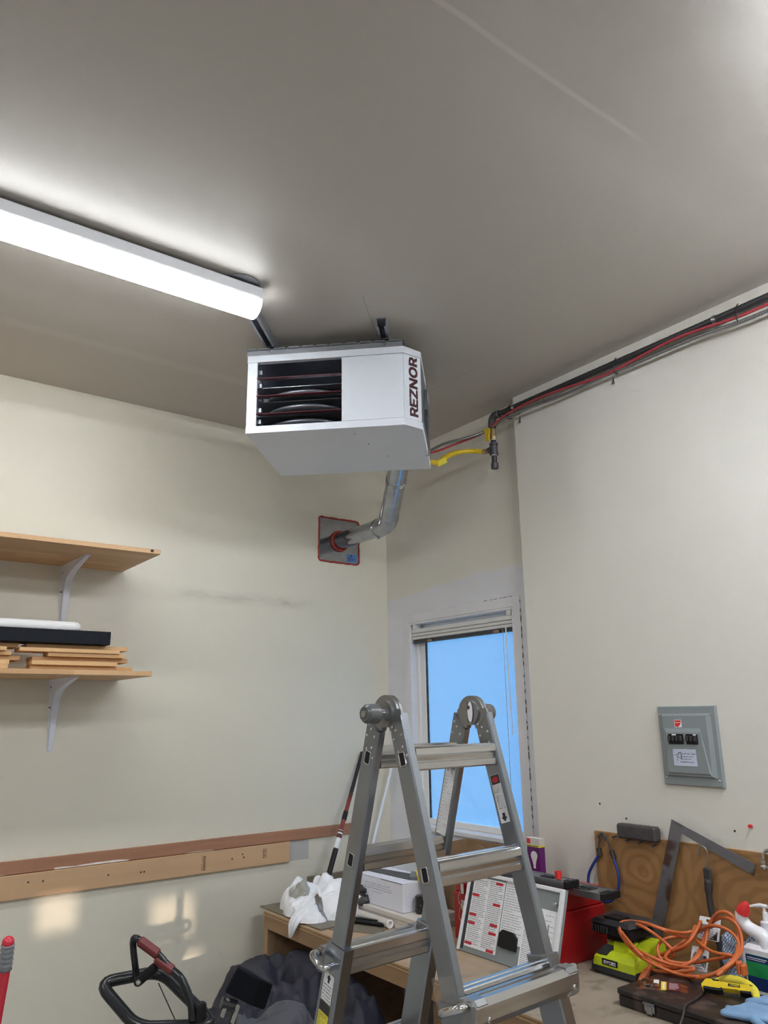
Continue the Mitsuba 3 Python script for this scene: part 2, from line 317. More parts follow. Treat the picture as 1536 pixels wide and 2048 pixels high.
for k in range(26):      # opened paint crack along the right casing
    z = 1.10 + k * 0.0425 + rnd.uniform(-.01, .01); cr.append(bx(XW - .0045, XW - .003, OY0 - .052, OY0 - .0485, z, z + rnd.uniform(.008, .034)))
for k in range(6):
    y = OY0 + k * .035; cr.append(bx(XW - .0045, XW - .003, y, y + rnd.uniform(.012, .03), OZ1 + .049, OZ1 + .0515))
part('trim_2', 'paint_crack', cat(cr), 'm_hole', kind='stuff')
part('wall_window', 'torn_edge', hull([(XW - .012, 2.522, 1.14), (XW - .002, 2.535, 1.15), (XW - .012, 2.53, 1.24), (XW - .001, 2.522, 1.25), (XW - .006, 2.545, 1.19)]), 'm_rust')
# raised blind in the window
bl = thing('window_blind', 'raised white mini blind bunched at the top of the window', 'blind')
for k, (z0, z1, x0) in enumerate(((2.096, 2.118, 2.764), (2.078, 2.094, 2.767), (2.060, 2.076, 2.770))):
    part(bl, 'head_rail' if k == 0 else 'slat_stack', bx(x0, x0 + .034, OY0 + .014, OY1 - .016, z0, z1, .003), 'm_blind')
part(bl, 'bottom_rail', bx(2.772, 2.802, OY0 + .016, OY1 - .02, 2.040, 2.057, .003), 'm_charcoal')
part(bl, 'bracket', bx(2.764, 2.80, OY0 + .02, OY0 + .05, 2.118, OZ1 - ft), 'm_blind'); part(bl, 'bracket', bx(2.764, 2.80, OY1 - .06, OY1 - .03, 2.118, OZ1 - ft), 'm_blind')
part(bl, 'cord', cyl((2.768, 2.735, 2.06), (2.768, 2.735, 1.18), .0011, n=6), 'm_steel_grey')
part(bl, 'wand', cyl((2.766, 2.712, 2.06), (2.766, 2.706, 1.55), .0035, n=6), 'm_rod_white', True)
for y in (3.30, 2.78): part(bl, 'tassel', lump((2.765, y, 2.046), (.006, .02, .008), .4, 3, 3, 2), 'm_card')
# small marks on the walls
for i, (y, z) in enumerate(((2.172, 1.286), (2.048, 1.240), (1.595, 1.240))):
    part('wall_right', 'screw_hole', xf(cyl((-y, z, 0.0005), (-y, z, .0015), .004, n=10), WR(XB)), 'm_hole')

# ------------------------------------------------------------------ LED strip lights
def led_light(x0, x1, y0, label, power=1.0, tint=COOL):
    t = thing('ceiling_light', label, 'ceiling light', None)
    w = .115
    part(t, 'housing', bx(x0, x1, y0, y0 + w, CEIL - .058, CEIL - .012, .004), 'm_metal_white_b')
    part(t, 'mounting_plate', cat([cyl((x1 - .075, y0 + .045, CEIL - .006), (x1 - .075, y0 + .045, CEIL), .075, n=28), bx(x0 + .1, x0 + .25, y0 + .03, y0 + .08, CEIL - .012, CEIL), bx(x1 - .25, x1 - .1, y0 + .045, y0 + .09, CEIL - .012, CEIL)]), 'm_steel_grey')
    th = np.linspace(0, np.pi, 15)
    prof = [(y0 + w / 2 - (w / 2 - .004) * math.cos(a), CEIL - .058 - .054 * math.sin(a) ** 0.85) for a in th]
    V = np.array([(x, y, z) for x in (x0 + .004, x1 - .002) for (y, z) in prof]); n = len(prof)
    Fs = [f for i in range(n - 1) for f in ((i, i + 1, n + i + 1), (i, n + i + 1, n + i))]
    Fs += [(0, i + 1, i) for i in range(1, n - 1)] + [(n, n + i, n + i + 1) for i in range(1, n - 1)]
    m = trimesh.Trimesh(V, Fs, process=False)
    if m.face_normals[n // 2][2] > 0 or True:
        c = m.face_normals[:2 * (n - 1)]; mid = c[n - 1]
        if mid[2] > 0: m = trimesh.Trimesh(V, np.array(Fs)[:, ::-1], process=False)
    k = part(t, 'diffuser', m, 'm_paint_white', label='glowing white diffuser')
    scene[k]['emitter'] = {'type': 'area', 'radiance': rgb([LAMP * power * c for c in tint])}
    return t
led_light(-0.045, 1.175, 2.300, 'long white LED strip light on the ceiling beside the heater', .40, WARM)
led_light(1.40, 2.62, 0.36, 'white LED strip light on the ceiling near the right wall, out of view', 1.12)
led_light(-2.1, -0.88, 2.300, 'white LED strip light on the ceiling at the far left, out of view', .55, WARM)
led_light(-1.6, -0.38, 0.02, 'white LED strip light on the ceiling behind the camera, out of view', .90)
led_light(0.3, 1.52, -2.2, 'white LED strip light on the ceiling at the near wall, out of view', .90)

# ------------------------------------------------------------------ unit heater
ha = math.radians(-43.5)
U, V3, W3 = np.array([math.cos(ha), math.sin(ha), 0]), np.array([0, 0, 1.0]), np.array([math.sin(ha), -math.cos(ha), 0])
HF = fr((1.316, 2.702, 2.768), U, V3, W3)
def hx(m): return xf(m, HF)
ht = thing('unit_heater', 'white gas unit heater hanging under the ceiling with louvers and dark lettering', 'heater')
HW, HC, HH, HD = .655, .066, .344, .585
foot = Polygon([(0, 0), (HW, 0), (HW + HC, HC), (HW + HC, HD), (0, HD)])         # (u, -w)
def slab(poly, v0, v1):
    m = prism(poly, v1 - v0); R = np.eye(4); R[:3, :3] = [[1, 0, 0], [0, 0, 1], [0, -1, 0]]
    m.apply_transform(R); m.apply_translation([0, v0, 0]); return hx(m)
part(ht, 'bottom_pan', slab(foot, 0, .030), 'm_metal_white')
part(ht, 'top_pan', slab(foot, HH - .030, HH), 'm_metal_white')
inner = foot.buffer(-.0015, join_style=2)
part(ht, 'side_panel', hx(bx(.0015, .006, .030, HH - .030, -HD, -.0), ), 'm_metal_white')
part(ht, 'stile', hx(bx(.0015, .042, .030, HH - .030, -.012, -.0012, .001)), 'm_metal_white')
part(ht, 'front_panel', hx(bx(.398, .6535, .0312, HH - .0312, -.014, -.0008, .0012)), 'm_metal_white')
part(ht, 'divider', hx(bx(.398, .402, .030, HH - .030, -.30, -.012)), 'm_dark_metal')
s2 = math.sqrt(.5)
CH = fr((HW, 0, 0), (s2, 0, -s2), (0, 1, 0), (s2, 0, s2))                        # chamfer face: local u along it
cp = part(ht, 'corner_panel', hx(xf(bx(.0015, HC / s2 - .0015, .0312, HH - .0312, -.012, -.0010, .001), CH)), 'm_metal_white')
tm = text('REZNOR', .040, .0006, True, .258)
tm = cat([tm.copy().apply_translation((a, b, 0)) for a in (-.0016, 0, .0016) for b in (-.0012, .0012)])
tm.apply_transform(fr((0, 0, 0), (0, 1, 0), (-1, 0, 0), (0, 0, 1)))
tm.apply_translation([.070, .042, -.0010])
part(cp, 'lettering', hx(xf(tm, CH)), 'm_logo_maroon', label='dark maroon letters REZNOR')
part(ht, 'side_panel', hx(bx(HW + HC - .006, HW + HC - .0015, .030, HH - .030, -.20, -.068)), 'm_galv_dull')
part(ht, 'side_frame', hx(cat([bx(HW + HC - .012, HW + HC + .004, .0, HH + .01, -.40, -.385), bx(HW + HC - .01, HW + HC + .004, .03, .05, -.55, -.08), bx(HW + HC, HW + HC + .012, .15, .20, -.30, -.22), bx(HW + HC - .006, HW + HC, .03, HH - .03, -HD, -.40)])), 'm_dark_metal')
part(ht, 'rear_panel', hx(bx(.0015, HW + HC - .0015, .030, HH - .030, -HD, -HD + .006)), 'm_metal_white_b')
part(ht, 'inner_wall', hx(cat([bx(.008, .398, .030, HH - .03, -.40, -.395), bx(.008, .398, HH - .034, HH - .030, -.395, -.014), bx(.008, .398, .030, .034, -.395, -.014)])), 'm_dark_metal')
for k, v in enumerate((.070, .150, .228)):
    lv = bx(.040, .402, -.0015, .0015, -.045, .004, .001)
    a = math.radians(14); lv.apply_transform(fr((0, v + .014, -.004), (1, 0, 0), (0, math.cos(a), math.sin(a)), (0, -math.sin(a), math.cos(a))))
    part(ht, 'louver', hx(lv), 'm_maroon')
for v in (.060, .125, .190):
    e = sph((0, 0, 0), 1, 3); e.apply_scale([.180, .027, .13]); e.apply_translation([.225, v, -.165])
    part(ht, 'heat_exchanger_tube', hx(e), 'm_dark_metal', True)
    part(ht, 'exchanger_seam', hx(bx(.02, .39, v + .027, v + .029, -.16, -.05)), 'm_steel_grey')
for v in (.05, .10, .15, .21, .27): part(ht, 'exchanger_tab', hx(bx(.03, .055, v, v + .022, -.06, -.03, .002)), 'm_galv_dull')
for u, w in ((.44, -.07), (.48, -.2), (.54, -.37)): part(ht, 'screw', hx(cyl((u, -.0015, w), (u, .001, w), .0028, n=8)), 'm_hole')
# slotted support angles and ceiling channels
ra = thing('slotted_rail', 'galvanised slotted steel angle across the top of the heater', 'bracket')
part(ra, 'flange', hx(bx(-.006, .652, HH, HH + .027, -.012, -.008)), 'm_galv_dull')
part(ra, 'top_flange', hx(bx(-.010, .656, HH + .0285, HH + .031, -.050, -.006)), 'm_strut')
for k in range(11): part(ra, 'slot_edge', hx(bx(-.010 + k * .0605, .036 + k * .0605, HH + .0285, HH + .034, -.008, .0005, .0008)), 'm_galv')
def channel(u, w0, w1, label):
    t = thing('strut_channel', label, 'bracket'); z0, z1 = CEIL - 2.768 - .042, CEIL - 2.768 - .0005
    part(t, 'channel', hx(cat([bx(u - .0205, u - .018, z0, z1, w0, w1), bx(u + .018, u + .0205, z0, z1, w0, w1), bx(u - .018, u + .018, z1 - .0025, z1, w0, w1), bx(u - .018, u - .011, z0, z0 + .0025, w0, w1), bx(u + .011, u + .018, z0, z0 + .0025, w0, w1)])), 'm_strut')
    part(t, 'bolt', hx(cat([cyl((u, HH + .031, -.03), (u, z0 + .01, -.03), .005, n=8), cyl((u, HH + .031, -.03), (u, HH + .039, -.03), .011, n=6)])), 'm_galv')
    part(t, 'washer_plate', hx(bx(u - .02, u + .02, z0 - .004, z0, -.05, -.01, .001)), 'm_galv')
    part(t, 'strap', hx(bx(u - .004, u + .004, HH + .002, HH + .036, -.008, -.005)), 'm_galv')
channel(.088, -.55, .29, 'galvanised ceiling channel from the lamp to the left of the heater')
channel(.575, -.55, .085, 'short galvanised ceiling channel ending above the right of the heater')
# flue
fl = thing('flue_pipe', 'shiny galvanised vent pipe elbowing from the heater to the wall plate', 'pipe')
A, B, C = np.array([2.152, 2.745, 2.838]), np.array([2.417, 3.208, 2.637]), np.array([2.417, 3.676, 2.635])
R_ = .049
d1, d2 = (B - A) / np.linalg.norm(B - A), (C - B) / np.linalg.norm(C - B)
part(fl, 'upper_section', tube([A, B - d1 * .075], R_, 28), 'm_galv', 40)
pe = [B - d1 * .085, B - d1 * .045, B + d2 * .045 , B + d2 * .085]
part(fl, 'elbow', tube([B - d1 * .085, B - d1 * .03 , B - d1 * .012 + d2 * .012, B + d2 * .03, B + d2 * .085], R_ + .001, 28), 'm_galv', 25)
part(fl, 'lower_section', tube([B + d2 * .08, C], R_ - .001, 28), 'm_galv', 40)
for p, d in ((B - d1 * .085, d1), (B - d1 * .070, d1), (B + d2 * .085, d2), (B + d2 * .075, d2), (B - d1 * .40, d1), (B - d1 * .385, d1)):
    part(fl, 'bead', tube([p - d * .004, p - d * .001, p + d * .001, p + d * .004], [R_, R_ + .0035, R_ + .0035, R_], 28), 'm_galv', 40)
part(fl, 'clamp_lug', xf(bx(-.008, .008, -.006, .006, -.006, .006, .002), fr(B + d2 * .085 + np.array([0, 0, -R_ - .006]), (1, 0, 0), (0, 1, 0), (0, 0, 1))), 'm_galv')
vp = thing('vent_plate', 'square galvanised wall plate sealed with red caulk around the vent pipe', 'plate')
part(vp, 'plate', xf(prism(rect(2.277, 2.508, 2.556, 2.768, .012), .0025), WL(YW)), 'm_galv')
cor = np.array(rect(2.277, 2.508, 2.556, 2.768, .02).exterior.coords)[:-1]
cp_ = spline(np.c_[np.vstack([np.linspace(cor[i], cor[(i + 1) % len(cor)], max(2, int(np.linalg.norm(cor[(i + 1) % len(cor)] - cor[i]) / .03) + 1))[:-1] for i in range(len(cor))]), np.zeros(0 if False else sum(max(2, int(np.linalg.norm(cor[(i + 1) % len(cor)] - cor[i]) / .03) + 1) - 1 for i in range(len(cor)))) + .003], 160, True)
cp_[:, :2] += .004 * (np.c_[meshkit.noise(np.c_[cp_[:, :2] * 50, cp_[:, 0] * 0]), meshkit.noise(np.c_[cp_[:, :2] * 50, cp_[:, 0] * 0 + 9])] - .5)
part(vp, 'caulk_bead', xf(tube(cp_, .0055 * (0.7 + .6 * meshkit.noise(cp_ * 70)), 8, True), WL(YW)), 'm_red_seal', True, label='red caulk bead around the plate')
th = np.linspace(0, 2 * np.pi, 49)[:-1]
part(vp, 'caulk_ring', tube(np.c_[2.417 + (R_ + .005) * np.cos(th), np.full(48, YW - .010), 2.635 + (R_ + .005) * np.sin(th)], .0085, 10, True), 'm_red_seal', True, label='red caulk ring around the pipe')
lb = part(vp, 'sticker', xf(bx(2.470, 2.545, 2.518, 2.566, .0026, .0030), WL(YW)), 'm_blue_label', label='small blue printed sticker')
part(lb, 'print', xf(cat([lines(2.474, 2.522, 2.541, 2.548, 5, .0025, 5), bx(2.495, 2.503, 2.550, 2.562, 0, .0004)]), WL(YW - .003)), 'm_navy')
for u, v in ((2.295, 2.755), (2.295, 2.53)): part(vp, 'screw', xf(sph((u, v, .003), (.005, .005, .003), 1), WL(YW)), 'm_steel_grey', True)

# ------------------------------------------------------------------ gas line along the right wall
gp = thing('gas_pipe', 'black iron gas pipe along the top of the right wall with yellow valve', 'pipe')
gx = 2.672
ey = 2.640
part(gp, 'long_pipe', tube([(gx, -1.5, 3.121), (gx, ey - .04, 3.128)], .0145, 14), 'm_iron', 40)
part(gp, 'elbow', tube(spline([(gx, ey - .055, 3.128), (gx, ey - .02, 3.127), (gx + .002, ey, 3.11), (gx + .004, ey + .002, 3.07)], 12), .020, 14), 'm_iron_fit', True)
dx = gx + .004
part(gp, 'nipple', cyl((dx, ey, 3.08), (dx, ey, 3.05), .0135), 'm_iron', 40)
va = part(gp, 'valve', cat([cyl((dx, ey, 3.062), (dx, ey, 3.012), .0155, n=12), cyl((dx, ey, 3.02), (dx, ey, 3.004), .018, n=6)]), 'm_brass', 30)
part(va, 'handle', xf(prism(rect(-.012, -.040, .012, .030, .008).union(rect(-.018, -.005, .018, .028, .006)), .006), fr((dx - .026, ey + .012, 3.035), (0, -1, 0), (0, 0, 1), (-1, 0, 0))), 'm_yellow', label='yellow valve handle')
part(gp, 'nipple', cyl((dx, ey, 3.004), (dx, ey, 2.978), .0135), 'm_iron', 40)
part(gp, 'tee', cat([cyl((dx, ey, 2.985), (dx, ey, 2.925), .0185, n=16), cyl((dx, ey, 2.985), (dx, ey, 2.975), .022, n=16), cyl((dx, ey, 2.935), (dx, ey, 2.922), .022, n=16), cyl((dx, ey, 2.955), (dx, ey + .035, 2.955), .017, n=16)]), 'm_iron_fit', 30)
part(gp, 'drip_leg', cyl((dx, ey, 2.925), (dx, ey, 2.872), .0135), 'm_iron', 40)
part(gp, 'drip_cap', cat([cyl((dx, ey, 2.878), (dx, ey, 2.850), .019, n=16)]), 'm_iron_fit', 30)
for z in (3.004, 2.984, 2.921): part(gp, 'thread_tape', cyl((dx, ey, z), (dx, ey, z - .003), .0150, n=16), 'm_label_white', 40)
part(gp, 'connector', cat([cyl((dx, ey + .03, 2.955), (dx, ey + .055, 2.957), .012, n=6), cyl((dx, ey + .05, 2.957), (dx - .004, ey + .075, 2.96), .014, n=12)]), 'm_brass', 30)
hp = [(dx - .004, ey + .07, 2.960), (dx - .03, ey + .12, 2.972), (2.58, 2.80, 2.965), (2.50, 2.815, 2.925), (2.43, 2.80, 2.880), (2.36, 2.765, 2.862), (2.27, 2.745, 2.855), (2.12, 2.765, 2.84)]
gh = single('gas_hose', tube(spline(hp, 50), .0125, 12), 'm_yellow', 'yellow flexible gas hose from the tee to the heater', 'hose', True)
part(gh, 'tag', xf(prism(rect(-.04, -.014, .04, .014, .003), .0015), fr((2.455, 2.79, 2.885), (.80, .1, .45) / np.linalg.norm((.80, .1, .45)), (.45, .25, -.8) / np.linalg.norm((.45, .25, -.8)), (-.19, .85, 0) / np.linalg.norm((-.19, .85, 0)))), 'm_yellow_label')
for y in (2.48, 1.40, .3):
    c = thing('pipe_clamp', {2.48: 'small steel clamp on the gas pipe at the wall corner', 1.40: 'small steel clamp on the gas pipe near the right edge', .3: 'small steel clamp on the gas pipe out of view'}[y], 'clamp')
    part(c, 'band', tube([(gx, y - .008, 3.127), (gx, y + .008, 3.127)], .0165, 14), 'm_galv', 40)
    part(c, 'tab', bx(gx, XB, y - .008, y + .008, 3.095, 3.105), 'm_galv')
wy = [2.50, 2.2, 1.95, 1.80, 1.6, 1.45, 1.30, 1.1, .8]
def along(dz, seed, r): return None
rw = [(2.09, 2.78, 2.85), (2.30, 2.765, 2.890), (2.45, 2.80, 2.95), (2.56, 2.78, 3.005), (gx - .012, 2.68, 3.058), (gx - .02, 2.56, 3.088)] + [(gx - .016, y, 3.098 + .012 * math.sin(y * 9)) for y in wy[1:]] + [(gx - .016, -1.4, 3.10)]
single('thermostat_wire', tube(spline(rw, 110), .0058, 8), 'm_red_wire', 'thin red cable tied under the gas pipe', 'cable', True)
aw = [(2.10, 2.775, 2.83), (2.28, 2.735, 2.878), (2.42, 2.75, 2.958), (2.55, 2.74, 3.012), (gx - .010, 2.66, 3.062), (gx - .014, 2.54, 3.083)] + [(gx - .008, y, 3.083 - .018 * max(0, math.sin((y - .9) * 5.2)) ** 2) for y in wy[1:]] + [(gx - .008, -1.4, 3.085)]
single('armored_cable', tube(spline(aw, 140), .0072, 8), 'm_armor', 'grey ribbed armored cable sagging below the gas pipe', 'cable', True)
for y in (2.50, 1.86, 1.30, .7): single('cable_tie', tube(spline([(gx - .003, y, 3.147), (gx - .024, y, 3.12), (gx - .016, y + .004, 3.072), (gx, y, 3.076)], 14), .0022, 6), 'm_black', {2.50: 'black cable tie by the wall corner', 1.86: 'black cable tie halfway along the gas pipe', 1.30: 'black cable tie at the right edge of the photo', .7: 'black cable tie out of view'}[y], 'cable tie')
for y in (2.476, 1.91): single('wall_staple', xf(cat([cyl((-y, 3.055, 0), (-y, 3.055, .008), .006, n=10), bx(-y - .003, -y + .003, 3.055, 3.085, .001, .004)]), WR(XB)), 'm_galv', {2.476: 'steel cable strap screwed near the wall corner', 1.91: 'steel cable strap screwed midway below the gas pipe'}[y], 'clamp')

# ------------------------------------------------------------------ shelves on the left wall
def shelf(z, y0, x1, label, key='wall_shelf'):
    return single(key, bx(-1.6, x1, y0, YW, z, z + .020, .0015), 'm_shelf', label, 'shelf')
sh = shelf(2.333, 3.187, 1.172, 'upper wooden shelf on the left wall with nothing on it')
part(sh, 'cable_clip', bx(1.128, 1.140, 3.184, 3.187, 2.340, 2.350), 'm_black')
shelf(1.821, 3.240, 1.186, 'lower wooden shelf on the left wall carrying boards')
def bracket(xc, z, arm, label):
    t = thing('shelf_bracket', label, 'bracket'); L = .305
    leg = prism([(xc - .026, z), (xc + .026, z), (xc + .024, z - .05), (xc + .011, z - L), (xc - .011, z - L), (xc - .024, z - .05)], .003)
    part(t, 'wall_leg', xf(leg, WL(YW)), 'm_bracket')
    armp = prism([(xc - .024, -.0), (xc + .024, 0), (xc + .010, arm), (xc - .010, arm)], .003)
    part(t, 'arm', xf(armp, fr((0, YW, z - .003), (1, 0, 0), (0, -1, 0), (0, 0, 1)) if False else fr((0, YW, z), (1, 0, 0), (0, -1, 0), (0, 0, -1))), 'm_bracket')
    # pressed stiffening rib that runs down the leg and out along the arm
    prof = [(YW - .006, z - L + .004), (YW - .024, z - .20), (YW - .046, z - .090), (YW - .080, z - .056), (YW - .20, z - .026), (YW - arm + .004, z - .004)]
    sp = spline([(p[0], p[1], 0) for p in prof], 24)[:, :2]
    poly = Polygon([tuple(q) for q in sp] + [(YW - .001, z - .001)])
    rib = prism(poly, .034); rib.apply_transform(fr((xc - .017, 0, 0), (0, 1, 0), (0, 0, 1), (1, 0, 0)))
    rv_ = np.array(rib.vertices); dd = np.maximum((z - rv_[:, 2]) / L, (YW - rv_[:, 1]) / arm)
    rv_[:, 0] = xc + (rv_[:, 0] - xc) * (1 - .55 * np.clip(dd, 0, 1)); rib.vertices = rv_
    part(t, 'rib', rib, 'm_bracket')
    for v in (z - .032, z - .12, z - L + .015): part(t, 'screw_hole', xf(cyl((xc - (.016 if v > z - .2 else 0), v, .003), (xc - (.016 if v > z - .2 else 0), v, .0036), .0042, n=10), WL(YW)), 'm_hole')
    return t
bracket(.915, 2.333, .34, 'white steel bracket under the upper shelf')
bracket(.912, 1.821, .335, 'white steel bracket under the lower shelf')
zs = 1.841
planks = [(.715, 1.113, 1.842, 1.8585, 3.28, 'm_slat_b'), (.713, 1.045, 1.859, 1.8755, 3.26, 'm_slat'), (.721, 1.098, 1.876, 1.893, 3.30, 'm_slat_b'), (.772, 1.077, 1.8935, 1.909, 3.27, 'm_slat'), (.664, 1.051, 1.9095, 1.9245, 3.26, 'm_slat'), (.696, 1.096, 1.925, 1.9425, 3.30, 'm_slat'),
          (.15, .629, 1.842, 1.8585, 3.26, 'm_slat'), (.15, .634, 1.859, 1.8755, 3.27, 'm_slat'), (.15, .676, 1.876, 1.893, 3.30, 'm_slat_b'), (.15, .640, 1.8935, 1.909, 3.28, 'm_slat'), (.15, .618, 1.9095, 1.9245, 3.26, 'm_slat'), (.15, .666, 1.925, 1.9425, 3.30, 'm_slat')]
words = ['bottom', 'second', 'third', 'fourth', 'fifth', 'top']
for i, (a, b, z0, z1, y, m) in enumerate(planks):
    g = bx(a, b, y, y + .085 + .01 * (i % 3), z0, z1, .0008)
    side = 'right' if i < 6 else 'left'
    single('wood_slat', g, m, f'{words[i % 6]} pine slat of the {side} pile on the lower shelf', 'board', group=f'pine slats in the {side} pile on the lower shelf')
for k, (x0, x1) in enumerate(((.70, .80), (.20, .60))):
    pass
single('black_board', bx(-.3, 1.006, 3.25, 3.36, 1.944, 1.998, .002), 'm_blackboard', 'long black flat board lying on the pine slats', 'board')
single('white_roll', cat([tube([(-.3, 3.36, 2.021), (.88, 3.36, 2.0208), (.899, 3.36, 2.0206), (.908, 3.36, 2.020)], [.0225, .0225, .020, .012], 20)]), 'm_foam_white', 'white rounded roll lying on the black board', 'roll', 40)

# ------------------------------------------------------------------ boards on the left wall
single('ledger_strip', bx(-1.6, 2.498, YW - .014, YW, 1.037, 1.089, .002), 'm_ledger', 'reddish brown wooden strip nailed along the left wall', 'board')
pk = thing('wall_plank', 'pale pine plank screwed to the wall below the brown strip', 'board')
part(pk, 'plank', bx(-1.6, 2.110, YW - .022, YW, .941, 1.035, .002), 'm_plank')
st = lines(1.632, .955, 1.648, 1.022, 1, .002, 3)
mk = []
for k in range(8): mk.append(bx(1.640 + .001 * (k % 2), 1.654, .956 + k * .008, .961 + k * .008, 0, .0003))
mk.append(bx(1.634, 1.636, .955, .985, 0, .0003)); mk.append(bx(1.634, 1.636, .995, 1.024, 0, .0003))
for k in range(5): mk.append(bx(1.955, 1.966 + .003 * (k % 2), .975 + k * .009, .980 + k * .009, 0, .0003)); mk.append(bx(1.970, 1.976, .978 + k * .009, .982 + k * .009, 0, .0003))
part(pk, 'stamp', xf(cat(mk), WL(YW - .022)), 'm_rust', label='dark red mill stamp')
for x, z in ((.872, 1.002), (.93, .999), (1.20, .99), (1.345, .984), (1.36, .984), (1.79, .99), (1.845, 1.004), (1.852, .99)): part(pk, 'nail_hole', xf(cyl((x, z, 0), (x, z, .0006), .0042, n=8), WL(YW - .022)), 'm_hole')

# ------------------------------------------------------------------ workbench
wb = thing('workbench', 'long plywood workbench along the right wall with a board front', 'workbench')
BZ, BX, BY1 = .77, 1.90, 3.53
part(wb, 'top', bx(BX, XB - .003, -1.2, BY1, BZ - .018, BZ), 'm_bench')
part(wb, 'top_edge', bx(BX - .001, BX, -1.2, BY1, BZ - .018, BZ), 'm_ply_layer')
part(wb, 'fascia', bx(BX + .002, BX + .038, -1.2, BY1, BZ - .018 - .085 + .03, BZ - .018), 'm_fascia')
part(wb, 'leg', bx(BX + .005, BX + .043, BY1 - .03, BY1 + .008, 0, BZ - .018), 'm_stud')
for y in (1.86, .2): part(wb, 'leg', bx(BX + .038, BX + .076, y, y + .09, 0, BZ - .075), 'm_stud')
part(wb, 'side_board', bx(BX + .043, XB - .01, BY1 - .03, BY1 - .01, .1, BZ - .018), 'm_fascia')
part(wb, 'under_panel', bx(BX + .08, BX + .10, -1.0, 2.40, .0, BZ - .09), 'm_stud')

# ------------------------------------------------------------------ plywood tool board and hanging tools
single('tool_board', bx(XB - .012, XB - .001, .2, 2.204, BZ, 1.181, .001), 'm_ply', 'varnished plywood backboard behind the workbench with swirling grain', 'board')
pf = WR(XB - .012)
ch = thing('wheel_chock', 'black rubber wheel chock resting on nails on the plywood board', 'chock')
part(ch, 'body', xf(bx(-2.062, -1.886, 1.172, 1.226, 0, .042, .007), fr((XB - .012, 0, 0), (0, -1, 0), (0, 0, 1), (-1, 0, 0))), 'm_chock')
rg = []
for k in range(9): rg.append(bx(-2.038 + k * .0145, -2.028 + k * .0145, 1.203, 1.216, .0415, .0435))
for v in (1.183, 1.194): rg += [bx(-2.045, -1.985, v, v + .004, .0415, .0432), bx(-1.975, -1.90, v, v + .004, .0415, .0432)]
part(ch, 'raised_moulding', xf(cat(rg), pf), 'm_chock')
for y, z, wh in ((2.168, 1.168, 'left of the bungee hooks, at the board corner'), (2.095, 1.172, 'between the bungee cord and the rubber chock'), (2.03, 1.166, 'under the left end of the rubber chock'), (1.975, 1.164, 'under the middle of the rubber chock'), (1.915, 1.160, 'under the right end of the rubber chock')):
    single('nail', xf(cat([cyl((-y, z, -.002), (-y + .004, z - .002, .026), .0022, n=7), cyl((-y + .004, z - .002, .025), (-y + .004, z - .002, .028), .0055, n=9)]), pf), 'm_iron_fit', 'dark nail ' + wh, 'nail', group='nails in the plywood board')
sq = Polygon([(-1.822, 1.260), (-1.518, 1.146), (-1.526, 1.108), (-1.787, 1.215), (-1.9405, .775), (-1.990, .775)])
single('framing_square', xf(prism(sq, .003), fr((XB - .030, 0, 0), (0, -1, 0), (0, 0, 1), (-1, 0, 0))), 'm_square', 'rusty steel framing square leaning against the plywood board', 'framing square')
bc = thing('bungee_cord', 'blue bungee cord hanging by its black hooks on the plywood board', 'bungee cord')
bxp = XB - .022
part(bc, 'cord', tube(spline([(bxp, 2.176, 1.098), (bxp - .006, 2.208, 1.055), (bxp - .010, 2.234, 1.005), (bxp - .010, 2.225, .955), (bxp - .010, 2.17, .925), (bxp - .010, 2.115, .945), (bxp - .008, 2.088, .995), (bxp - .006, 2.090, 1.045), (bxp, 2.113, 1.098)], 50), .0055, 10), 'm_blue_cord', True)
for a, b in (((2.180, 1.118), (2.174, 1.090)), ((2.118, 1.116), (2.106, 1.090))): part(bc, 'hook_sleeve', cyl((bxp, *a), (bxp, *b), .009, .0085, 12), 'm_charcoal', 40)
part(bc, 'hook', tube(spline([(bxp, 2.180, 1.115), (bxp, 2.170, 1.160), (bxp - .004, 2.155, 1.176), (bxp - .006, 2.142, 1.168), (bxp - .006, 2.140, 1.150)], 20), .0032, 8), 'm_iron_fit', True)
part(bc, 'hook', tube(spline([(bxp - .003, 2.118, 1.112), (bxp - .003, 2.134, 1.160), (bxp - .008, 2.148, 1.178), (bxp - .010, 2.160, 1.172), (bxp - .010, 2.162, 1.150)], 20), .0032, 8), 'm_iron_fit', True)
single('nail', xf(cyl((-2.152, 1.170, -.002), (-2.150, 1.170, .03), .0028, n=7), pf), 'm_iron_fit', 'dark nail that holds the blue bungee cord', 'nail')
rs = thing('tarp_strap', 'black rubber strap hanging from a steel hook on the framing square', 'strap')
sxp = XB - .036
part(rs, 'hook', tube(spline([(sxp, 1.722, 1.150), (sxp, 1.720, 1.172), (sxp, 1.706, 1.182), (sxp, 1.692, 1.172), (sxp, 1.688, 1.150), (sxp, 1.700, 1.105)], 26), .0030, 8), 'm_steel_grey', True)
part(rs, 'head', xf(bx(-1.712, -1.682, 1.055, 1.112, -.006, .006, .005), WR(sxp)), 'm_rubber')
part(rs, 'strap', tube(spline([(sxp, 1.697, 1.075), (sxp, 1.700, 1.0), (sxp, 1.692, .93), (sxp, 1.680, .86), (sxp - .005, 1.672, .80)], 24), [.0135] * 4 + [.0105] * 20, 8), 'm_rubber', True)
shk = thing('shackle', 'chrome screw shackle hanging at the right edge of the plywood board', 'shackle')
th = np.linspace(-.25, np.pi + .25, 24)
part(shk, 'bow', tube(np.c_[np.full(24, XB - .026), 1.468 - .022 * np.cos(th), 1.168 + .026 * np.sin(th)], .0055, 10), 'm_chrome', True)
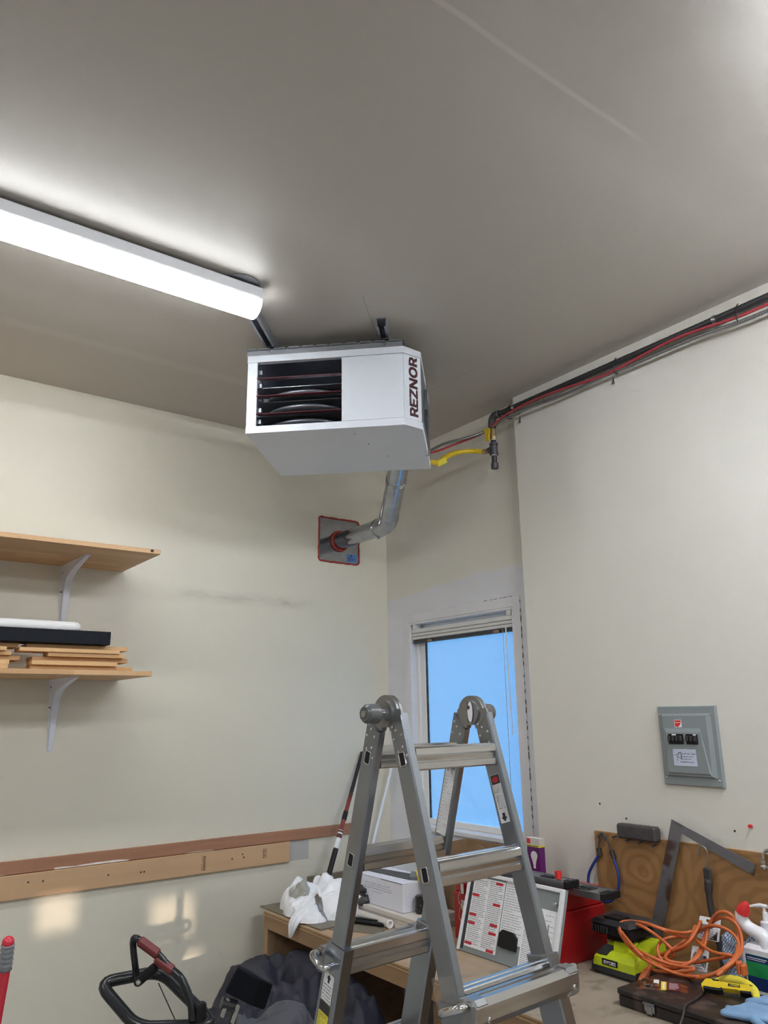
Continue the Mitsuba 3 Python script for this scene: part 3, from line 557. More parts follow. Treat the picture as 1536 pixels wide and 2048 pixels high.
part(shk, 'pin', cat([cyl((XB - .026, 1.502, 1.140), (XB - .026, 1.440, 1.140), .0055, n=12), sph((XB - .026, 1.492, 1.140), .010, 2), sph((XB - .026, 1.446, 1.140), .010, 2), bx(XB - .030, XB - .022, 1.484, 1.498, 1.14, 1.162, .001)]), 'm_chrome', 40)
single('nail', xf(cyl((-1.468, 1.192, -.002), (-1.468, 1.192, .03), .0028, n=7), pf), 'm_iron_fit', 'dark nail holding the chrome shackle', 'nail')
pp = xf(cat([cyl((-1.532, 1.262, 0), (-1.532, 1.262, .012), .0035, n=10), cyl((-1.532, 1.262, .010), (-1.532, 1.262, .013), .006, n=12), cyl((-1.532, 1.262, .001), (-1.532, 1.262, .003), .0055, n=12)]), WR(XB))
single('push_pin', pp, 'm_red_cap', 'red push pin stuck in the right wall above the plywood board', 'push pin')
# breaker panel
bp = thing('breaker_panel', 'small grey steel breaker panel on the right wall', 'breaker panel')
def pf3(m): return xf(m, WR(XB))
part(bp, 'cover', pf3(hull([(u, v, w) for u0, u1, v0, v1, w in ((-1.850, -1.608, 1.381, 1.667, 0), (-1.850, -1.608, 1.381, 1.667, .010), (-1.847, -1.611, 1.384, 1.664, .014)) for u in (u0, u1) for v in (v0, v1)])), 'm_panel_grey')
part(bp, 'raised_frame', pf3(hull([(u, v, w) for u0, u1, v0, v1, w in ((-1.833, -1.626, 1.410, 1.640, .013), (-1.822, -1.640, 1.418, 1.632, .026)) for u in (u0, u1) for v in (v0, v1)])), 'm_panel_grey')
part(bp, 'dead_front', pf3(hull([(-1.818, 1.588, .025), (-1.668, 1.588, .025), (-1.806, 1.571, .036), (-1.664, 1.571, .036), (-1.818, 1.420, .025), (-1.640, 1.420, .025), (-1.812, 1.428, .032), (-1.646, 1.428, .032)])), 'm_panel_grey')
for u0, n, gapk in ((-1.796, 4, 1), (-1.722, 3, 0)):
    b = part(bp, 'breaker', pf3(bx(u0, u0 + n * .0155, 1.530, 1.566, .034, .041, .002)), 'm_black')
    for k in range(n): part(b, 'toggle', pf3(bx(u0 + .002 + k * .0155, u0 + .0135 + k * .0155, 1.540, 1.560, .040, .049, .002)), 'm_charcoal')
    part(b, 'mark', pf3(bx(u0 + (.018 if n == 4 else .032), u0 + (.036 if n == 4 else .044), 1.561, 1.566, .0415, .0425)), 'm_label_white')
for u, v in ((-1.839, 1.636), (-1.622, 1.636), (-1.837, 1.406), (-1.622, 1.404)): part(bp, 'screw', pf3(sph((u, v, .013), (.0055, .0055, .004), 2)), 'm_chrome', True)
ps = part(bp, 'emblem', pf3(bx(-1.772, -1.742, 1.590, 1.617, .0262, .0268)), 'm_label_white')
part(ps, 'red_field', pf3(cat([bx(-1.770, -1.744, 1.608, 1.615, .0268, .0271), prism([(-1.770, 1.592), (-1.754, 1.592), (-1.748, 1.600), (-1.744, 1.606), (-1.770, 1.606)], .0271 - 0)])), 'm_red_cap')
lb = part(bp, 'service_label', pf3(bx(-1.785, -1.690, 1.452, 1.512, .033, .0345)), 'm_label_lilac', label='pale lilac service label')
LT = .0346
def sw(m, u, v): m.apply_translation([u, v, LT]); return m
strokes = [tube(spline([(-1.779, 1.489, LT), (-1.770, 1.492, LT), (-1.757, 1.500, LT), (-1.752, 1.500, LT)], 14), .0009, 5), tube([(-1.752, 1.500, LT), (-1.751, 1.474, LT)], .0016, 5), tube(spline([(-1.757, 1.499, LT), (-1.766, 1.486, LT), (-1.769, 1.476, LT), (-1.766, 1.470, LT)], 12), .0010, 5), tube([(-1.769, 1.484, LT), (-1.752, 1.481, LT)], .0008, 5)]
part(lb, 'print', pf3(cat(strokes + [sw(text('1-877-435-0000', .0052, .0003, True, .052), -1.747, 1.4925), sw(text('www.algonics.com', .0042, .0003, True, .055), -1.758, 1.4645)] + [xf(lines(-1.748, 1.473, -1.702, 1.489, 2, .0016, 8), np.array([[1, 0, 0, 0], [0, 1, 0, 0], [0, 0, 1, LT], [0, 0, 0, 1.0]]))])), 'm_ink')

# ------------------------------------------------------------------ ladder
la = math.radians(4.0)
LA, LB = np.array([math.cos(la), math.sin(la), 0]), np.array([-math.sin(la), math.cos(la), 0])
LF = fr((1.292, 1.744, 0), LA, LB, (0, 0, 1))
def lx(m): return xf(m, LF)
SL, TH, RW = .281, math.atan(.281), .366           # rail slope, overall width between outer faces
def cz(z): return .072 + (1.537 - z) * SL
def bev(poly, a0, a1, c=.004):
    """Convex (S, Z) outline extruded along A with bevelled long edges."""
    p = np.array(poly); ins = np.array(Polygon(poly).buffer(-c, join_style=2).exterior.coords)
    pts = [(a0 + c, *q) for q in p] + [(a1 - c, *q) for q in p] + [(a0, *q) for q in ins] + [(a1, *q) for q in ins]
    return lx(hull(pts))
def flat(poly, a0, a1):
    m = prism(poly, a1 - a0); m.apply_transform(fr((a0, 0, 0), (0, 1, 0), (0, 0, 1), (1, 0, 0))); return lx(m)
def railpoly(s, zt_out, zt_in, zb, w):
    h = w / math.cos(TH)
    return [(s * (cz(zt_in) - h), zt_in), (s * (cz(zt_out) + h), zt_out), (s * (cz(zb) + h), zb), (s * (cz(zb) - h), zb)]
def railframe(s, z, a, side):
    """Local frame on a rail face: origin on the rail's middle line, v up along the rail, w along side * A."""
    v = np.array([0, -s * math.sin(TH), math.cos(TH)]); w = np.array([side, 0, 0.0]); u = np.cross(v, w)
    return LF @ fr((a, s * cz(z), z), u, v, w)
def ringpath(w, h, r, z=0):
    return np.c_[np.array(rect(-w, -h, w, h, r).exterior.coords)[:-1], np.zeros(len(rect(-w, -h, w, h, r).exterior.coords) - 1) + z]
ld = thing('ladder', 'aluminium multi-position step ladder standing open before the window and workbench', 'ladder')
for side, (a0, a1) in ((-1, (0, .028)), (1, (RW - .028, RW))):
    for s in (-1, 1):
        rk = part(ld, 'rail', bev(railpoly(s, 1.655, 1.604, .50, .0288), a0, a1), 'm_alu')
        face = -.0003 if side < 0 else RW + .0003
        for k in range(5):
            z = 1.537 - .270 * k
            if z < 1.1 - .0 or True:
                if z < 1.04: continue
                f = railframe(s, z, face, side)
                part(rk, 'rung_hole', xf(prism(rect(-.010, -.016, .010, .016, .005), .0004), f), 'm_black')
                part(rk, 'hole_rim', xf(tube(ringpath(.0115, .0175, .005, .0004), .0022, 6, True), f), 'm_chrome', True)
        inface = a1 + .0003 if side < 0 else a0 - .0003
        rv = []
        for fc, sd in ((face, side), (inface, -side)):
            for e, dz in ((-.004, .066), (.014, .050), (-.018, .046), (.010, .020), (-.010, .012), (.020, -.004), (-.016, .078)):
                rv.append(xf(sph((e, 0, 0), (.0042, .0042, .0026), 1), railframe(s, 1.545 + dz, fc, sd)))
        part(rk, 'rivet', cat(rv), 'm_chrome', True, kind='stuff')
        # hinge plate: disc and arm
        h = .0258 / math.cos(TH)
        arm = Polygon([(s * (cz(1.69) - h), 1.69), (s * (cz(1.69) + h), 1.69), (s * (cz(1.50) + h), 1.50), (s * (cz(1.50) - h), 1.50)])
        disc = Point(0, 1.653).buffer(.050, quad_segs=12)
        shape = disc.union(arm.intersection(Polygon([(-1, 0), (1, 0), (1, 1.665), (-1, 1.665)]))).difference(Polygon([(-.021, 1.3), (.021, 1.3), (.021, 1.604), (.014, 1.620), (0, 1.627), (-.014, 1.620), (-.021, 1.604)]))
        q0 = a0 + (.004 if s < 0 else .015)
        part(ld, 'hinge_plate', flat(shape, q0, q0 + .009), 'm_steel_grey')
        if s > 0: part(ld, 'hinge_disc', flat(Point(0, 1.653).buffer(.036, quad_segs=12), a0 - .003, a1 + .003), 'm_steel_grey')
    o = -1 if side < 0 else 1; e0 = a0 - .003 if side < 0 else a1 + .003
    kn = part(ld, 'hinge_knob', lx(tube([(e0 + o * .022, 0, 1.653), (e0 + o * .026, 0, 1.653), (e0 + o * .060, 0, 1.653), (e0 + o * .067, 0, 1.653)], [.022, .027, .025, .019], 24)), 'm_knob_grey', 35)
    part(kn, 'shaft', lx(cyl((e0, 0, 1.653), (e0 + o * .03, 0, 1.653), .012)), 'm_chrome', 40)
    part(kn, 'button', lx(cyl((e0 + o * .066, 0, 1.653), (e0 + o * .070, 0, 1.653), .009)), 'm_chrome', 40)
    i0 = a1 + .003 if side < 0 else a0 - .003; j = 1 if side < 0 else -1
    part(ld, 'hinge_slot', lx(cat([bx(i0, i0 + j * .003, -.010, .004, 1.625, 1.685, .001), cyl((i0, -.003, 1.668), (i0 + j * .005, -.003, 1.668), .006, n=10)])), 'm_iron_fit')
    if side > 0:
        ov = Point(0, 0).buffer(1, quad_segs=10); m = prism(ov, .0006); m.apply_scale([.010, .030, 1]); m.apply_transform(fr((i0 - .0036, -.009, 1.655), (0, -1, 0), (0, 0, 1), (-1, 0, 0)))
        part(ld, 'worn_sticker', lx(m), 'm_label_white')
RP = [(-.024, .030), (-.012, .0305), (-.010, .028), (-.004, .028), (-.002, .0305), (.008, .0305), (.010, .028), (.016, .030), (.024, .026), (.026, .010), (.020, .004), (.019, -.006), (.026, -.011), (.027, -.026), (.022, -.030), (-.022, -.030), (-.026, -.026), (-.026, -.011), (-.019, -.006), (-.019, .004), (-.026, .010)]
for s in (-1, 1):
    for k in range(3):
        z = 1.537 - .270 * k; c = cz(z)
        part(ld, 'rung', flat(Polygon([(s * (c + p), z + q) for p, q in RP]), .027, RW - .027), 'm_alu_rung')
    # wider lower section: sleeves, rungs, locks, feet
    for side, (a0, a1) in ((-1, (-.007, .035)), (1, (RW - .035, RW + .007))):
        po = railpoly(s, 1.050, 1.035, .012, .0385)
        if s < 0 and side < 0: po = railpoly(s, 1.010, 1.000, .012, .0385)
        sl = part(ld, 'sleeve_rail', bev(po, a0, a1), 'm_alu')
        c = cz(.03)
        part(ld, 'rubber_foot', lx(bx(a0 - .004, a1 + .004, s * c - .05, s * c + .05, 0, .045, .006)), 'm_rubber')
        o = side; e = a0 if side < 0 else a1; cc = s * cz(.997); oz = .997
        lk = [(e - o * .004, cc, oz - .004), (e + o * .022, cc, oz - .006), (e + o * .032, cc + s * .012, oz), (e + o * .032, cc + s * .040, oz + .012), (e + o * .022, cc + s * .056, oz + .018), (e + o * .004, cc + s * .056, oz + .016)]
        part(ld, 'lock_handle', lx(tube(spline(lk, 28), .0095, 12)), 'm_chrome', True)
        part(ld, 'rung_casting', lx(bx(a0 - .001, a1 + .012, s * (cz(.997) + .034), s * (cz(.997) + .082), .961, 1.027, .010)), 'm_steel_grey')
        part(ld, 'casting_rivet', lx(sph((a1 if side < 0 else a0 + .02, s * (cz(.997) + .0865), .985), (.007, .003, .007), 1)), 'm_chrome', True)
    for k in range(4):
        z = .997 - .280 * k; c = cz(z) + .056
        part(ld, 'lower_rung', flat(Polygon([(s * (c + p * 1.1), z + q) for p, q in [(-.026, .026), (-.014, .027), (-.013, .023), (-.003, .023), (-.002, .027), (.010, .027), (.026, .016), (.027, -.014), (.014, -.032), (-.026, -.032)]]), -.003, RW + .003), 'm_alu_rung')
def ladder_label(s, z0, z1, a, side, hw, label, red=False):
    f = railframe(s, (z0 + z1) / 2, a, side); L = (z1 - z0) / 2 / math.cos(TH)
    k = part(ld, 'label', xf(bx(-hw, hw, -L, L, 0, .0004), f), 'm_label_white', label=label); return k, f, L
k, f, L = ladder_label(-1, 1.355, 1.480, RW - .0288, -1, .017, 'white warning label with red oval and black arrow')
part(k, 'print', xf(cat([bx(-.016, .016, L - .026, L - .001, .0004, .0007), lines(-.014, L - .050, .014, L - .029, 4, .0026, 2, .1), lines(-.012, L - .094, .013, L - .056, 7, .0028, 4, .1), prism([(-.005, -L + .026), (-.005, -L + .015), (-.011, -L + .015), (0, -L + .003), (.011, -L + .015), (.005, -L + .015), (.005, -L + .026)], .0008)]), f), 'm_ink')
m = prism(Point(0, 0).buffer(1, quad_segs=8), .0004); m.apply_scale([.012, .008, 1]); m.apply_translation([0, L - .0135, .0007]); part(k, 'red_oval', xf(m, f), 'm_ink_red')
k, f, L = ladder_label(1, 1.300, 1.500, RW - .0288, -1, .020, 'white instruction label with small drawings')
part(k, 'print', xf(cat([lines(-.018, -L + .004, -.002, L - .03, 16, .0022, 21, .5), lines(.001, -L + .004, .018, L - .005, 24, .0020, 22, .3), bx(-.016, -.006, L - .02, L - .008, 0, .0006), bx(.002, .017, L - .012, L - .004, 0, .0006)]), f), 'm_ink_grey')
fo = -.0078
k, f, L = ladder_label(1, .900, .972, fo, -1, .022, 'white label with black arrow above yellow label')
part(k, 'print', xf(cat([lines(-.019, -L + .002, .019, L - .028, 5, .0022, 31, .2), prism([(-.004, L - .025), (-.004, L - .014), (-.009, L - .014), (0, L - .003), (.009, L - .014), (.004, L - .014), (.004, L - .025)], .0008)]), f), 'm_ink')
k, f, L = ladder_label(1, .700, .897, fo, -1, .022, 'yellow and black caution label')
scene[k]['bsdf'] = {'type': 'ref', 'id': 'm_yellow_label'}
part(k, 'print', xf(cat([bx(-.022, .022, L - .026, L, .0004, .0007), lines(-.019, L - .066, .019, L - .029, 8, .0024, 33, .15), lines(-.015, L - .10, .004, L - .08, 3, .002, 34), tube([(-.008, L - .15, .001), (.012, L - .085, .001)], .0012, 5), tube([(-.001, L - .16, .001), (.016, L - .09, .001)], .0009, 5)]), f), 'm_ink')
k, f, L = ladder_label(-1, .700, .945, fo, -1, .020, 'white label with black arrow')
part(k, 'print', xf(cat([lines(-.018, -L, .018, L - .04, 14, .0022, 35, .2), prism([(-.005, L - .030), (-.005, L - .016), (-.011, L - .016), (0, L - .003), (.011, L - .016), (.005, L - .016), (.005, L - .030)], .0008)]), f), 'm_ink')
f = railframe(-1, 1.025, -.0078, -1)
part(ld, 'tape', xf(bx(-.040, .034, -.030, .034, 0, .0006), f), 'm_clear_plastic', label='translucent tape strip')

# ------------------------------------------------------------------ things on the workbench, far end
bag = thing('plastic_bag', 'crumpled white plastic bag drooping over the far end of the workbench', 'bag')
_fr = np.random.RandomState(5)
FOLD = [(lambda d: d / np.linalg.norm(d))(_fr.normal(size=3)) for _ in range(24)]
def crease(v, freq, k=7, seed=0):
    """Piecewise-flat folds in [0, 1]: triangle waves along a few directions, bent by slow noise."""
    out = 0; q = v + .25 / freq * (np.stack([meshkit.fbm(v * freq * .8 + s_, 2, seed + i) for i, s_ in enumerate((0, 9, 18))], -1) - .5) * 3
    for i in range(k):
        t = q @ FOLD[(i + seed * 3) % 24] * freq * (1 + .35 * i) + i * .37
        out = out + np.abs(t % 2 - 1) / (1 + .3 * i)
    return out / sum(1 / (1 + .3 * i) for i in range(k))
def mtl(sp, res=.007, it=6, seed=1, amp=.012, fr_=18):
    """Blend of spheres (centre, radius) into one skin with folds."""
    import manifold3d as m3
    M = None
    for group in sp:
        hulls = m3.Manifold.batch_hull([m3.Manifold.sphere(r, 14).translate(list(map(float, c))) for c, r in group])
        M = hulls if M is None else M + hulls
    M = M.refine_to_length(res); g = M.to_mesh()
    t = trimesh.Trimesh(g.vert_properties[:, :3], g.tri_verts, process=True)
    trimesh.smoothing.filter_taubin(t, iterations=it)
    n = t.vertex_normals; v = np.array(t.vertices)
    f = crease(v, fr_, 7, seed)
    v = v + n * (2.6 * amp * (f - .55))[:, None]
    return trimesh.Trimesh(v, t.faces, process=False)
def bag_height(X, Y):
    H = np.zeros_like(X)
    w = .016 * (meshkit.fbm(np.stack([X * 14, Y * 14, X * 0], -1), 3, 2) - .5)
    for cx, cy, rx, ry, h in ((2.05, 3.42, .10, .12, .105), (2.10, 3.24, .11, .13, .125), (1.99, 3.34, .08, .10, .075), (2.14, 3.38, .06, .10, .13), (1.97, 3.22, .07, .08, .05)):
        d = np.sqrt(((X - cx) / rx) ** 2 + ((Y - cy) / ry) ** 2) + w * 12
        H = np.maximum(H, h * np.clip(1 - d ** 2.2, 0, 1) ** .45)
    P = np.stack([X, Y, H * .7], -1).reshape(-1, 3)
    f = crease(P, 15, 3, 4).reshape(X.shape); g = crease(P, 42, 3, 9).reshape(X.shape)
    return H * (.60 + .55 * f + .34 * g)
nb = 150
X, Y = np.meshgrid(np.linspace(1.885, 2.23, nb), np.linspace(3.08, 3.56, nb), indexing='ij')
Hb = bag_height(X, Y)
i = np.arange((nb - 1) * nb).reshape(nb - 1, nb)[:, :-1].ravel()
q = np.vstack([np.stack([i, i + nb, i + nb + 1], 1), np.stack([i, i + nb + 1, i + 1], 1)]); q = q[Hb.ravel()[q].max(1) > .003]
sk = trimesh.Trimesh(np.stack([X, Y, BZ + .007 + np.maximum(Hb, .0005)], -1).reshape(-1, 3), q, process=False); sk.remove_unreferenced_vertices()
def fluted(path, r, seed, n=40):
    t = tube(path, r, n); v = np.array(t.vertices); m = len(path); th_ = np.arange(n) * 2 * np.pi / n
    for k in range(m):
        c = np.array(path[k]); f = 1 + .45 * (np.abs(((th_ * 5 / np.pi + seed + .06 * k) % 2) - 1) - .5)
        v[k * n:(k + 1) * n] = c + (v[k * n:(k + 1) * n] - c) * f[:, None] * np.array([1, 1, .75])
    return trimesh.Trimesh(v, t.faces, process=False)
tl = fluted(spline([(2.02, 3.25, BZ + .055), (1.965, 3.235, BZ + .040), (1.915, 3.225, BZ + .030), (1.885, 3.222, BZ + .006), (1.872, 3.225, BZ - .030), (1.868, 3.230, BZ - .052)], 22), np.r_[np.linspace(.045, .032, 8), np.linspace(.030, .022, 7), np.linspace(.020, .004, 7)], .3)
tl2 = fluted(spline([(1.99, 3.40, BZ + .045), (1.955, 3.33, BZ + .040), (1.925, 3.26, BZ + .030), (1.890, 3.235, BZ + .012)], 14), np.linspace(.030, .012, 14), .8)
part(bag, 'film', cat([sk, tl, tl2]), 'm_bag', 40)
def bag_patch(poly, off):
    g = Polygon(poly).buffer(.008).buffer(-.004); tri = np.array(sk.triangles_center)
    keep = np.array([g.contains(Point(x, y)) for x, y in tri[:, :2]]); m = trimesh.Trimesh(np.array(sk.vertices) + np.array(sk.vertex_normals) * off, np.array(sk.faces)[keep], process=False)
    m.remove_unreferenced_vertices(); return m
part(bag, 'clear_window', bag_patch([(1.955, 3.36), (2.00, 3.31), (2.035, 3.35), (2.03, 3.42), (1.985, 3.44)], .0015), 'm_bag_content', True, label='grey contents seen through the thin film')
part(bag, 'content', bag_patch([(1.985, 3.155), (2.005, 3.15), (2.002, 3.24), (1.99, 3.235)], .0015), 'm_steel_grey', True)
gl = single('striped_cloth', mtl([[((2.175, 3.185, .85), .024), ((2.20, 3.14, .83), .028)], [((2.18, 3.19, .87), .018), ((2.21, 3.15, .875), .014)]], .008, 3, 3, .014, 30), 'm_charcoal', 'dark and white striped cloth tucked beside the white plastic bag', 'cloth', True)
for q in ((2.168, 3.172, .868), (2.180, 3.160, .850)): part(gl, 'stripe', tube(spline([np.array(q) + (0, .02, 0), np.array(q) + (-.012, 0, .01), np.array(q) + (0, -.02, 0)], 10), .007, 7), 'm_label_white', True)
single('dark_sheet', bx(1.915, 2.18, 3.06, 3.60, BZ + .0005, BZ + .0065, .001), 'm_mat_brown', 'dark flat sheet lying under the white plastic bag', 'sheet')
single('cutting_mat', xf(prism([(1.954, 3.050), (2.060, 2.881), (2.085, 2.868), (2.15, 2.90), (2.175, 3.055)], .003), fr((0, 0, BZ + .0005), (1, 0, 0), (0, 1, 0), (0, 0, 1))), 'm_mat_brown', 'brown mat with a cut corner in front of the white box', 'mat')
pd = thing('pry_bar', 'black flat bar lying on the brown mat in front of the white box', 'tool')
part(pd, 'blade', xf(bx(-.13, .13, -.030, .030, 0, .012, .004), fr((2.115, 3.045, BZ + .0075), (.40, -.917, 0), (.917, .40, 0), (0, 0, 1))), 'm_black')
part(pd, 'ridge', xf(bx(-.12, .12, -.006, .006, .012, .018, .003), fr((2.115, 3.045, BZ + .0075), (.40, -.917, 0), (.917, .40, 0), (0, 0, 1))), 'm_charcoal')
nm = ['bottom', 'middle', 'top']
for k in range(3): single('shelf_board', bx(2.185 + .005 * (k % 2), 2.42, 2.752 + .012 * (k == 0), 3.30 - .02 * k, BZ + .0005 + .0182 * k, BZ + .0180 + .0182 * k, .0012), 'm_board_white', f'{nm[k]} of three off-white boards stacked under the white box', 'board')
tb = thing('cardboard_tube', 'greyish rolled tube lying against the stack of off-white boards', 'tube')
part(tb, 'tube', tube([(2.165, 3.28, .788), (2.162, 2.90, .788)], .017, 18), 'm_board_white', 40)
part(tb, 'mouth', lathe([(.017, 0), (.0185, .004), (.017, .008), (.010, .008), (.010, 0)], 18).apply_transform(fr((2.162, 2.90, .788), (1, 0, 0), (0, 0, 1), (0, -1, 0))), 'm_foam_white', True)
wx = thing('white_box', 'white cardboard box with small printed lines under the handsaw', 'box')
part(wx, 'body', bx(2.214, 2.40, 2.868, 3.235, .8255, .940, .002), 'm_box_white')
part(wx, 'lid_flap', bx(2.2125, 2.40, 2.868, 3.235, .9405, .943, .001), 'm_box_white')
part(wx, 'lid_slot', bx(2.2128, 2.2140, 2.872, 3.03, .9385, .9412), 'm_ink')
part(wx, 'print', xf(cat([lines(-3.15, .888, -2.945, .917, 3, .0022, 61, .3, word=.022), bx(-3.16, -2.95, .9165, .9169, 0, .0003), bx(-3.16, -2.95, .895, .8954, 0, .0003), lines(-3.09, .876, -3.02, .884, 1, .002, 3)]), fr((2.214, 0, 0), (0, -1, 0), (0, 0, 1), (-1, 0, 0))), 'm_ink_grey')
sw_ = thing('handsaw', 'black bladed handsaw with yellow grip lying on the white box', 'saw')
part(sw_, 'blade', xf(prism([(2.262, 3.31), (2.320, 3.30), (2.372, 3.000), (2.285, 2.905)], .0016), fr((0, 0, .9440), (1, 0, 0), (0, 1, 0), (0, 0, 1))), 'm_charcoal')
part(sw_, 'bolster', xf(prism([(2.285, 2.912), (2.370, 3.005), (2.372, 2.965), (2.310, 2.865)], .013), fr((0, 0, .9440), (1, 0, 0), (0, 1, 0), (0, 0, 1))), 'm_knob_grey')
part(sw_, 'grip', xf(prism(Polygon([(2.305, 2.885), (2.372, 2.972), (2.385, 2.90), (2.35, 2.78), (2.30, 2.775), (2.292, 2.83)]).buffer(-.008).buffer(.008), .024), fr((0, 0, .9440), (1, 0, 0), (0, 1, 0), (0, 0, 1))), 'm_yellow')
TR = np.linspace(0, 2 * np.pi, 49)[:-1]
jr = thing('black_jar', 'short black plastic jar on the board stack beside the white box', 'jar')
part(jr, 'body', lathe([(0, 0), (.026, 0), (.029, .004), (.029, .034), (.027, .037), (.029, .040), (.029, .066), (.025, .070), (0, .071)], 24).apply_translation((2.285, 2.828, .8250)), 'm_black_gloss', 30)
part(jr, 'ridge', cat([tube(np.c_[2.285 + .0292 * np.cos(TR), 2.828 + .0292 * np.sin(TR), np.full(48, z)], .0012, 5, True) for z in (.838, .850, .873, .884)]), 'm_black_gloss', True)
sc = thing('spray_can', 'black bottle with lime label behind the black jar', 'bottle')
part(sc, 'body', lathe([(0, 0), (.022, 0), (.023, .003), (.023, .085), (.012, .100), (0, .100)], 20).apply_translation((2.372, 2.835, .8250)), 'm_black', 30)
part(sc, 'label', lathe([(.0234, .060), (.0234, .088)], 20).apply_translation((2.372, 2.835, .8250)), 'm_lime', True)
cb = thing('cardboard_box', 'open brown cardboard box with curved flaps below the window', 'box')
x0, x1, y0, y1 = 2.44, 2.66, 2.645, 2.945
part(cb, 'front_wall', xf(prism([(-y1, .7705), (-y0, .7705), (-y0, 1.045), (-2.74, 1.035), (-2.84, 1.025), (-y1, 1.02)], .004), fr((x0, 0, 0), (0, -1, 0), (0, 0, 1), (-1, 0, 0))), 'm_card')
part(cb, 'back_wall', bx(x1, x1 + .004, y0, y1, .7705, 1.075), 'm_card')
for y in (y0, y1): part(cb, 'side_wall', xf(prism(Polygon([(x0, .7705), (x1, .7705), (x1, 1.075), (x0 + .10, 1.07), (x0 + .03, 1.055), (x0, 1.02)]), .004), fr((0, y, 0), (1, 0, 0), (0, 0, 1), (0, -1, 0))), 'm_card')
part(cb, 'floor', bx(x0, x1, y0, y1, .7702, .774), 'm_card')
part(cb, 'divider', xf(prism(Polygon([(-2.90, .79), (-2.70, .79), (-2.70, 1.06), (-2.76, 1.075), (-2.83, 1.06), (-2.88, 1.02)]), .004), fr((2.57, 0, 0), (0, -1, 0), (0, 0, 1), (-1, 0, 0))), 'm_card')
single('white_carton', cat([bx(2.47, 2.70, 3.26, 3.60, .7705, .940, .003)]), 'm_foam_white', 'dusty white carton in the corner below the window', 'box')
single('dark_board', bx(2.20, 2.45, 3.625, 3.645, .7705, .865, .002), 'm_mat_brown', 'dark brown board edge leaning on the left wall behind the bag', 'board')
rp = thing('telescopic_pole', 'black and dark red telescoping pole leaning in the corner behind the ladder', 'pole')
p0, p1 = np.array([2.150, 3.432, .775]), np.array([2.560, 3.664, 1.45])
def along_(t): return p0 + (p1 - p0) * t
part(rp, 'shaft', tube([p0, p1], [.0125, .0105], 14), 'm_pole_red', 40)
part(rp, 'grip', tube([along_(.0), along_(.33)], .0135, 14), 'm_black', 40)
part(rp, 'label', tube([along_(.335), along_(.45)], .0134, 14), 'm_label_white', 40, label='white and red printed band')
part(rp, 'label_print', cat([tube([along_(.40), along_(.425)], .0137, 14), tube([along_(.435), along_(.447)], .0137, 14)]), 'm_maroon', 40)
part(rp, 'band', tube([along_(.52), along_(.575)], .0130, 14), 'm_black', 40)
wr = np.array([2.735, 3.600, 1.42]); wb0 = np.array([2.595, 3.635, .945])
single('white_rod', tube([wb0, wr], .0075, 12), 'm_rod_white', 'thin white rod leaning in the corner left of the window', 'rod', 40)

# ------------------------------------------------------------------ red cabinet with its open door, levels, bulb box
rc = thing('red_cabinet', 'red metal cabinet with an open grey door covered in papers', 'cabinet')
part(rc, 'body', bx(2.285, 2.58, 2.085, 2.62, BZ + .0005, .945, .004), 'm_red')
part(rc, 'lid', bx(2.289, 2.576, 2.090, 2.615, .9455, 1.008, .005), 'm_red')
dv = np.array([.087, 0, .272]); dl = np.linalg.norm(dv); dv /= dl
DF = fr((2.184, 2.490, BZ + .002), (0, -1, 0), dv, np.cross((0, -1, 0), dv))
DW, DL = .490, .286
dr_ = part(rc, 'door', xf(bx(0, DW, 0, DL, -.012, 0, .001), DF), 'm_panel_grey', label='grey open door panel')
part(dr_, 'seal', xf(bx(0, .012, 0, DL, 0, .010, .002), DF), 'm_label_white'); part(dr_, 'seal', xf(bx(DW - .018, DW, 0, DL, 0, .012, .002), DF), 'm_label_white'); part(dr_, 'seal', xf(bx(.012, DW - .018, DL - .014, DL, 0, .010, .002), DF), 'm_label_white')
part(dr_, 'dark_edge', xf(bx(.012, .026, .008, DL - .014, 0, .0008), DF), 'm_charcoal')
k = part(dr_, 'paper', xf(bx(.030, .200, .020, .266, .0010, .0016), DF), 'm_paper', label='white sheet with red headings')
part(dr_, 'print', xf(cat([lines(.036, .030, .112, .258, 33, .0028, 71, .35, .0017), lines(.118, .030, .195, .262, 35, .0028, 72, .35, .0017)]), DF), 'm_ink_grey', kind='stuff')
for u, v in ((.032, .196), (.032, .127), (.032, .098), (.032, .028), (.150, .2515), (.150, .178), (.150, .108), (.150, .080), (.150, .0215)): part(dr_, 'red_heading', xf(bx(u, u + .038, v, v + .0095, .0016, .0022), DF), 'm_ink_red')
part(dr_, 'paper', xf(bx(.204, .318, .070, .276, .0010, .0016), DF), 'm_paper'); part(dr_, 'print', xf(lines(.210, .085, .312, .270, 22, .0022, 73, .7, .0017), DF), 'm_ink_grey', kind='stuff')
part(dr_, 'paper', xf(bx(.315, .465, .004, .210, .0018, .0024), DF), 'm_paper'); part(dr_, 'print', xf(cat([lines(.322, .012, .40, .13, 20, .0022, 74, .3, .0026), lines(.415, .10, .46, .20, 6, .0018, 75, .7, .0026), bx(.36, .375, .15, .19, .0024, .0027), bx(.43, .436, .125, .165, .0024, .0027)]), DF), 'm_ink_grey', kind='stuff')
part(dr_, 'black_clip', xf(hull([(u, v, w) for u, v in ((.214, .052), (.214, .098), (.228, .110), (.280, .108), (.300, .092), (.300, .050)) for w in (.0016, .012)]), DF), 'm_black')
part(dr_, 'pin', xf(cat([cyl((DW - .030, DL - .052, 0), (DW - .030, DL - .052, .014), .005, n=10), sph((DW - .030, DL - .052, .014), .008, 1)]), DF), 'm_chrome', 30)
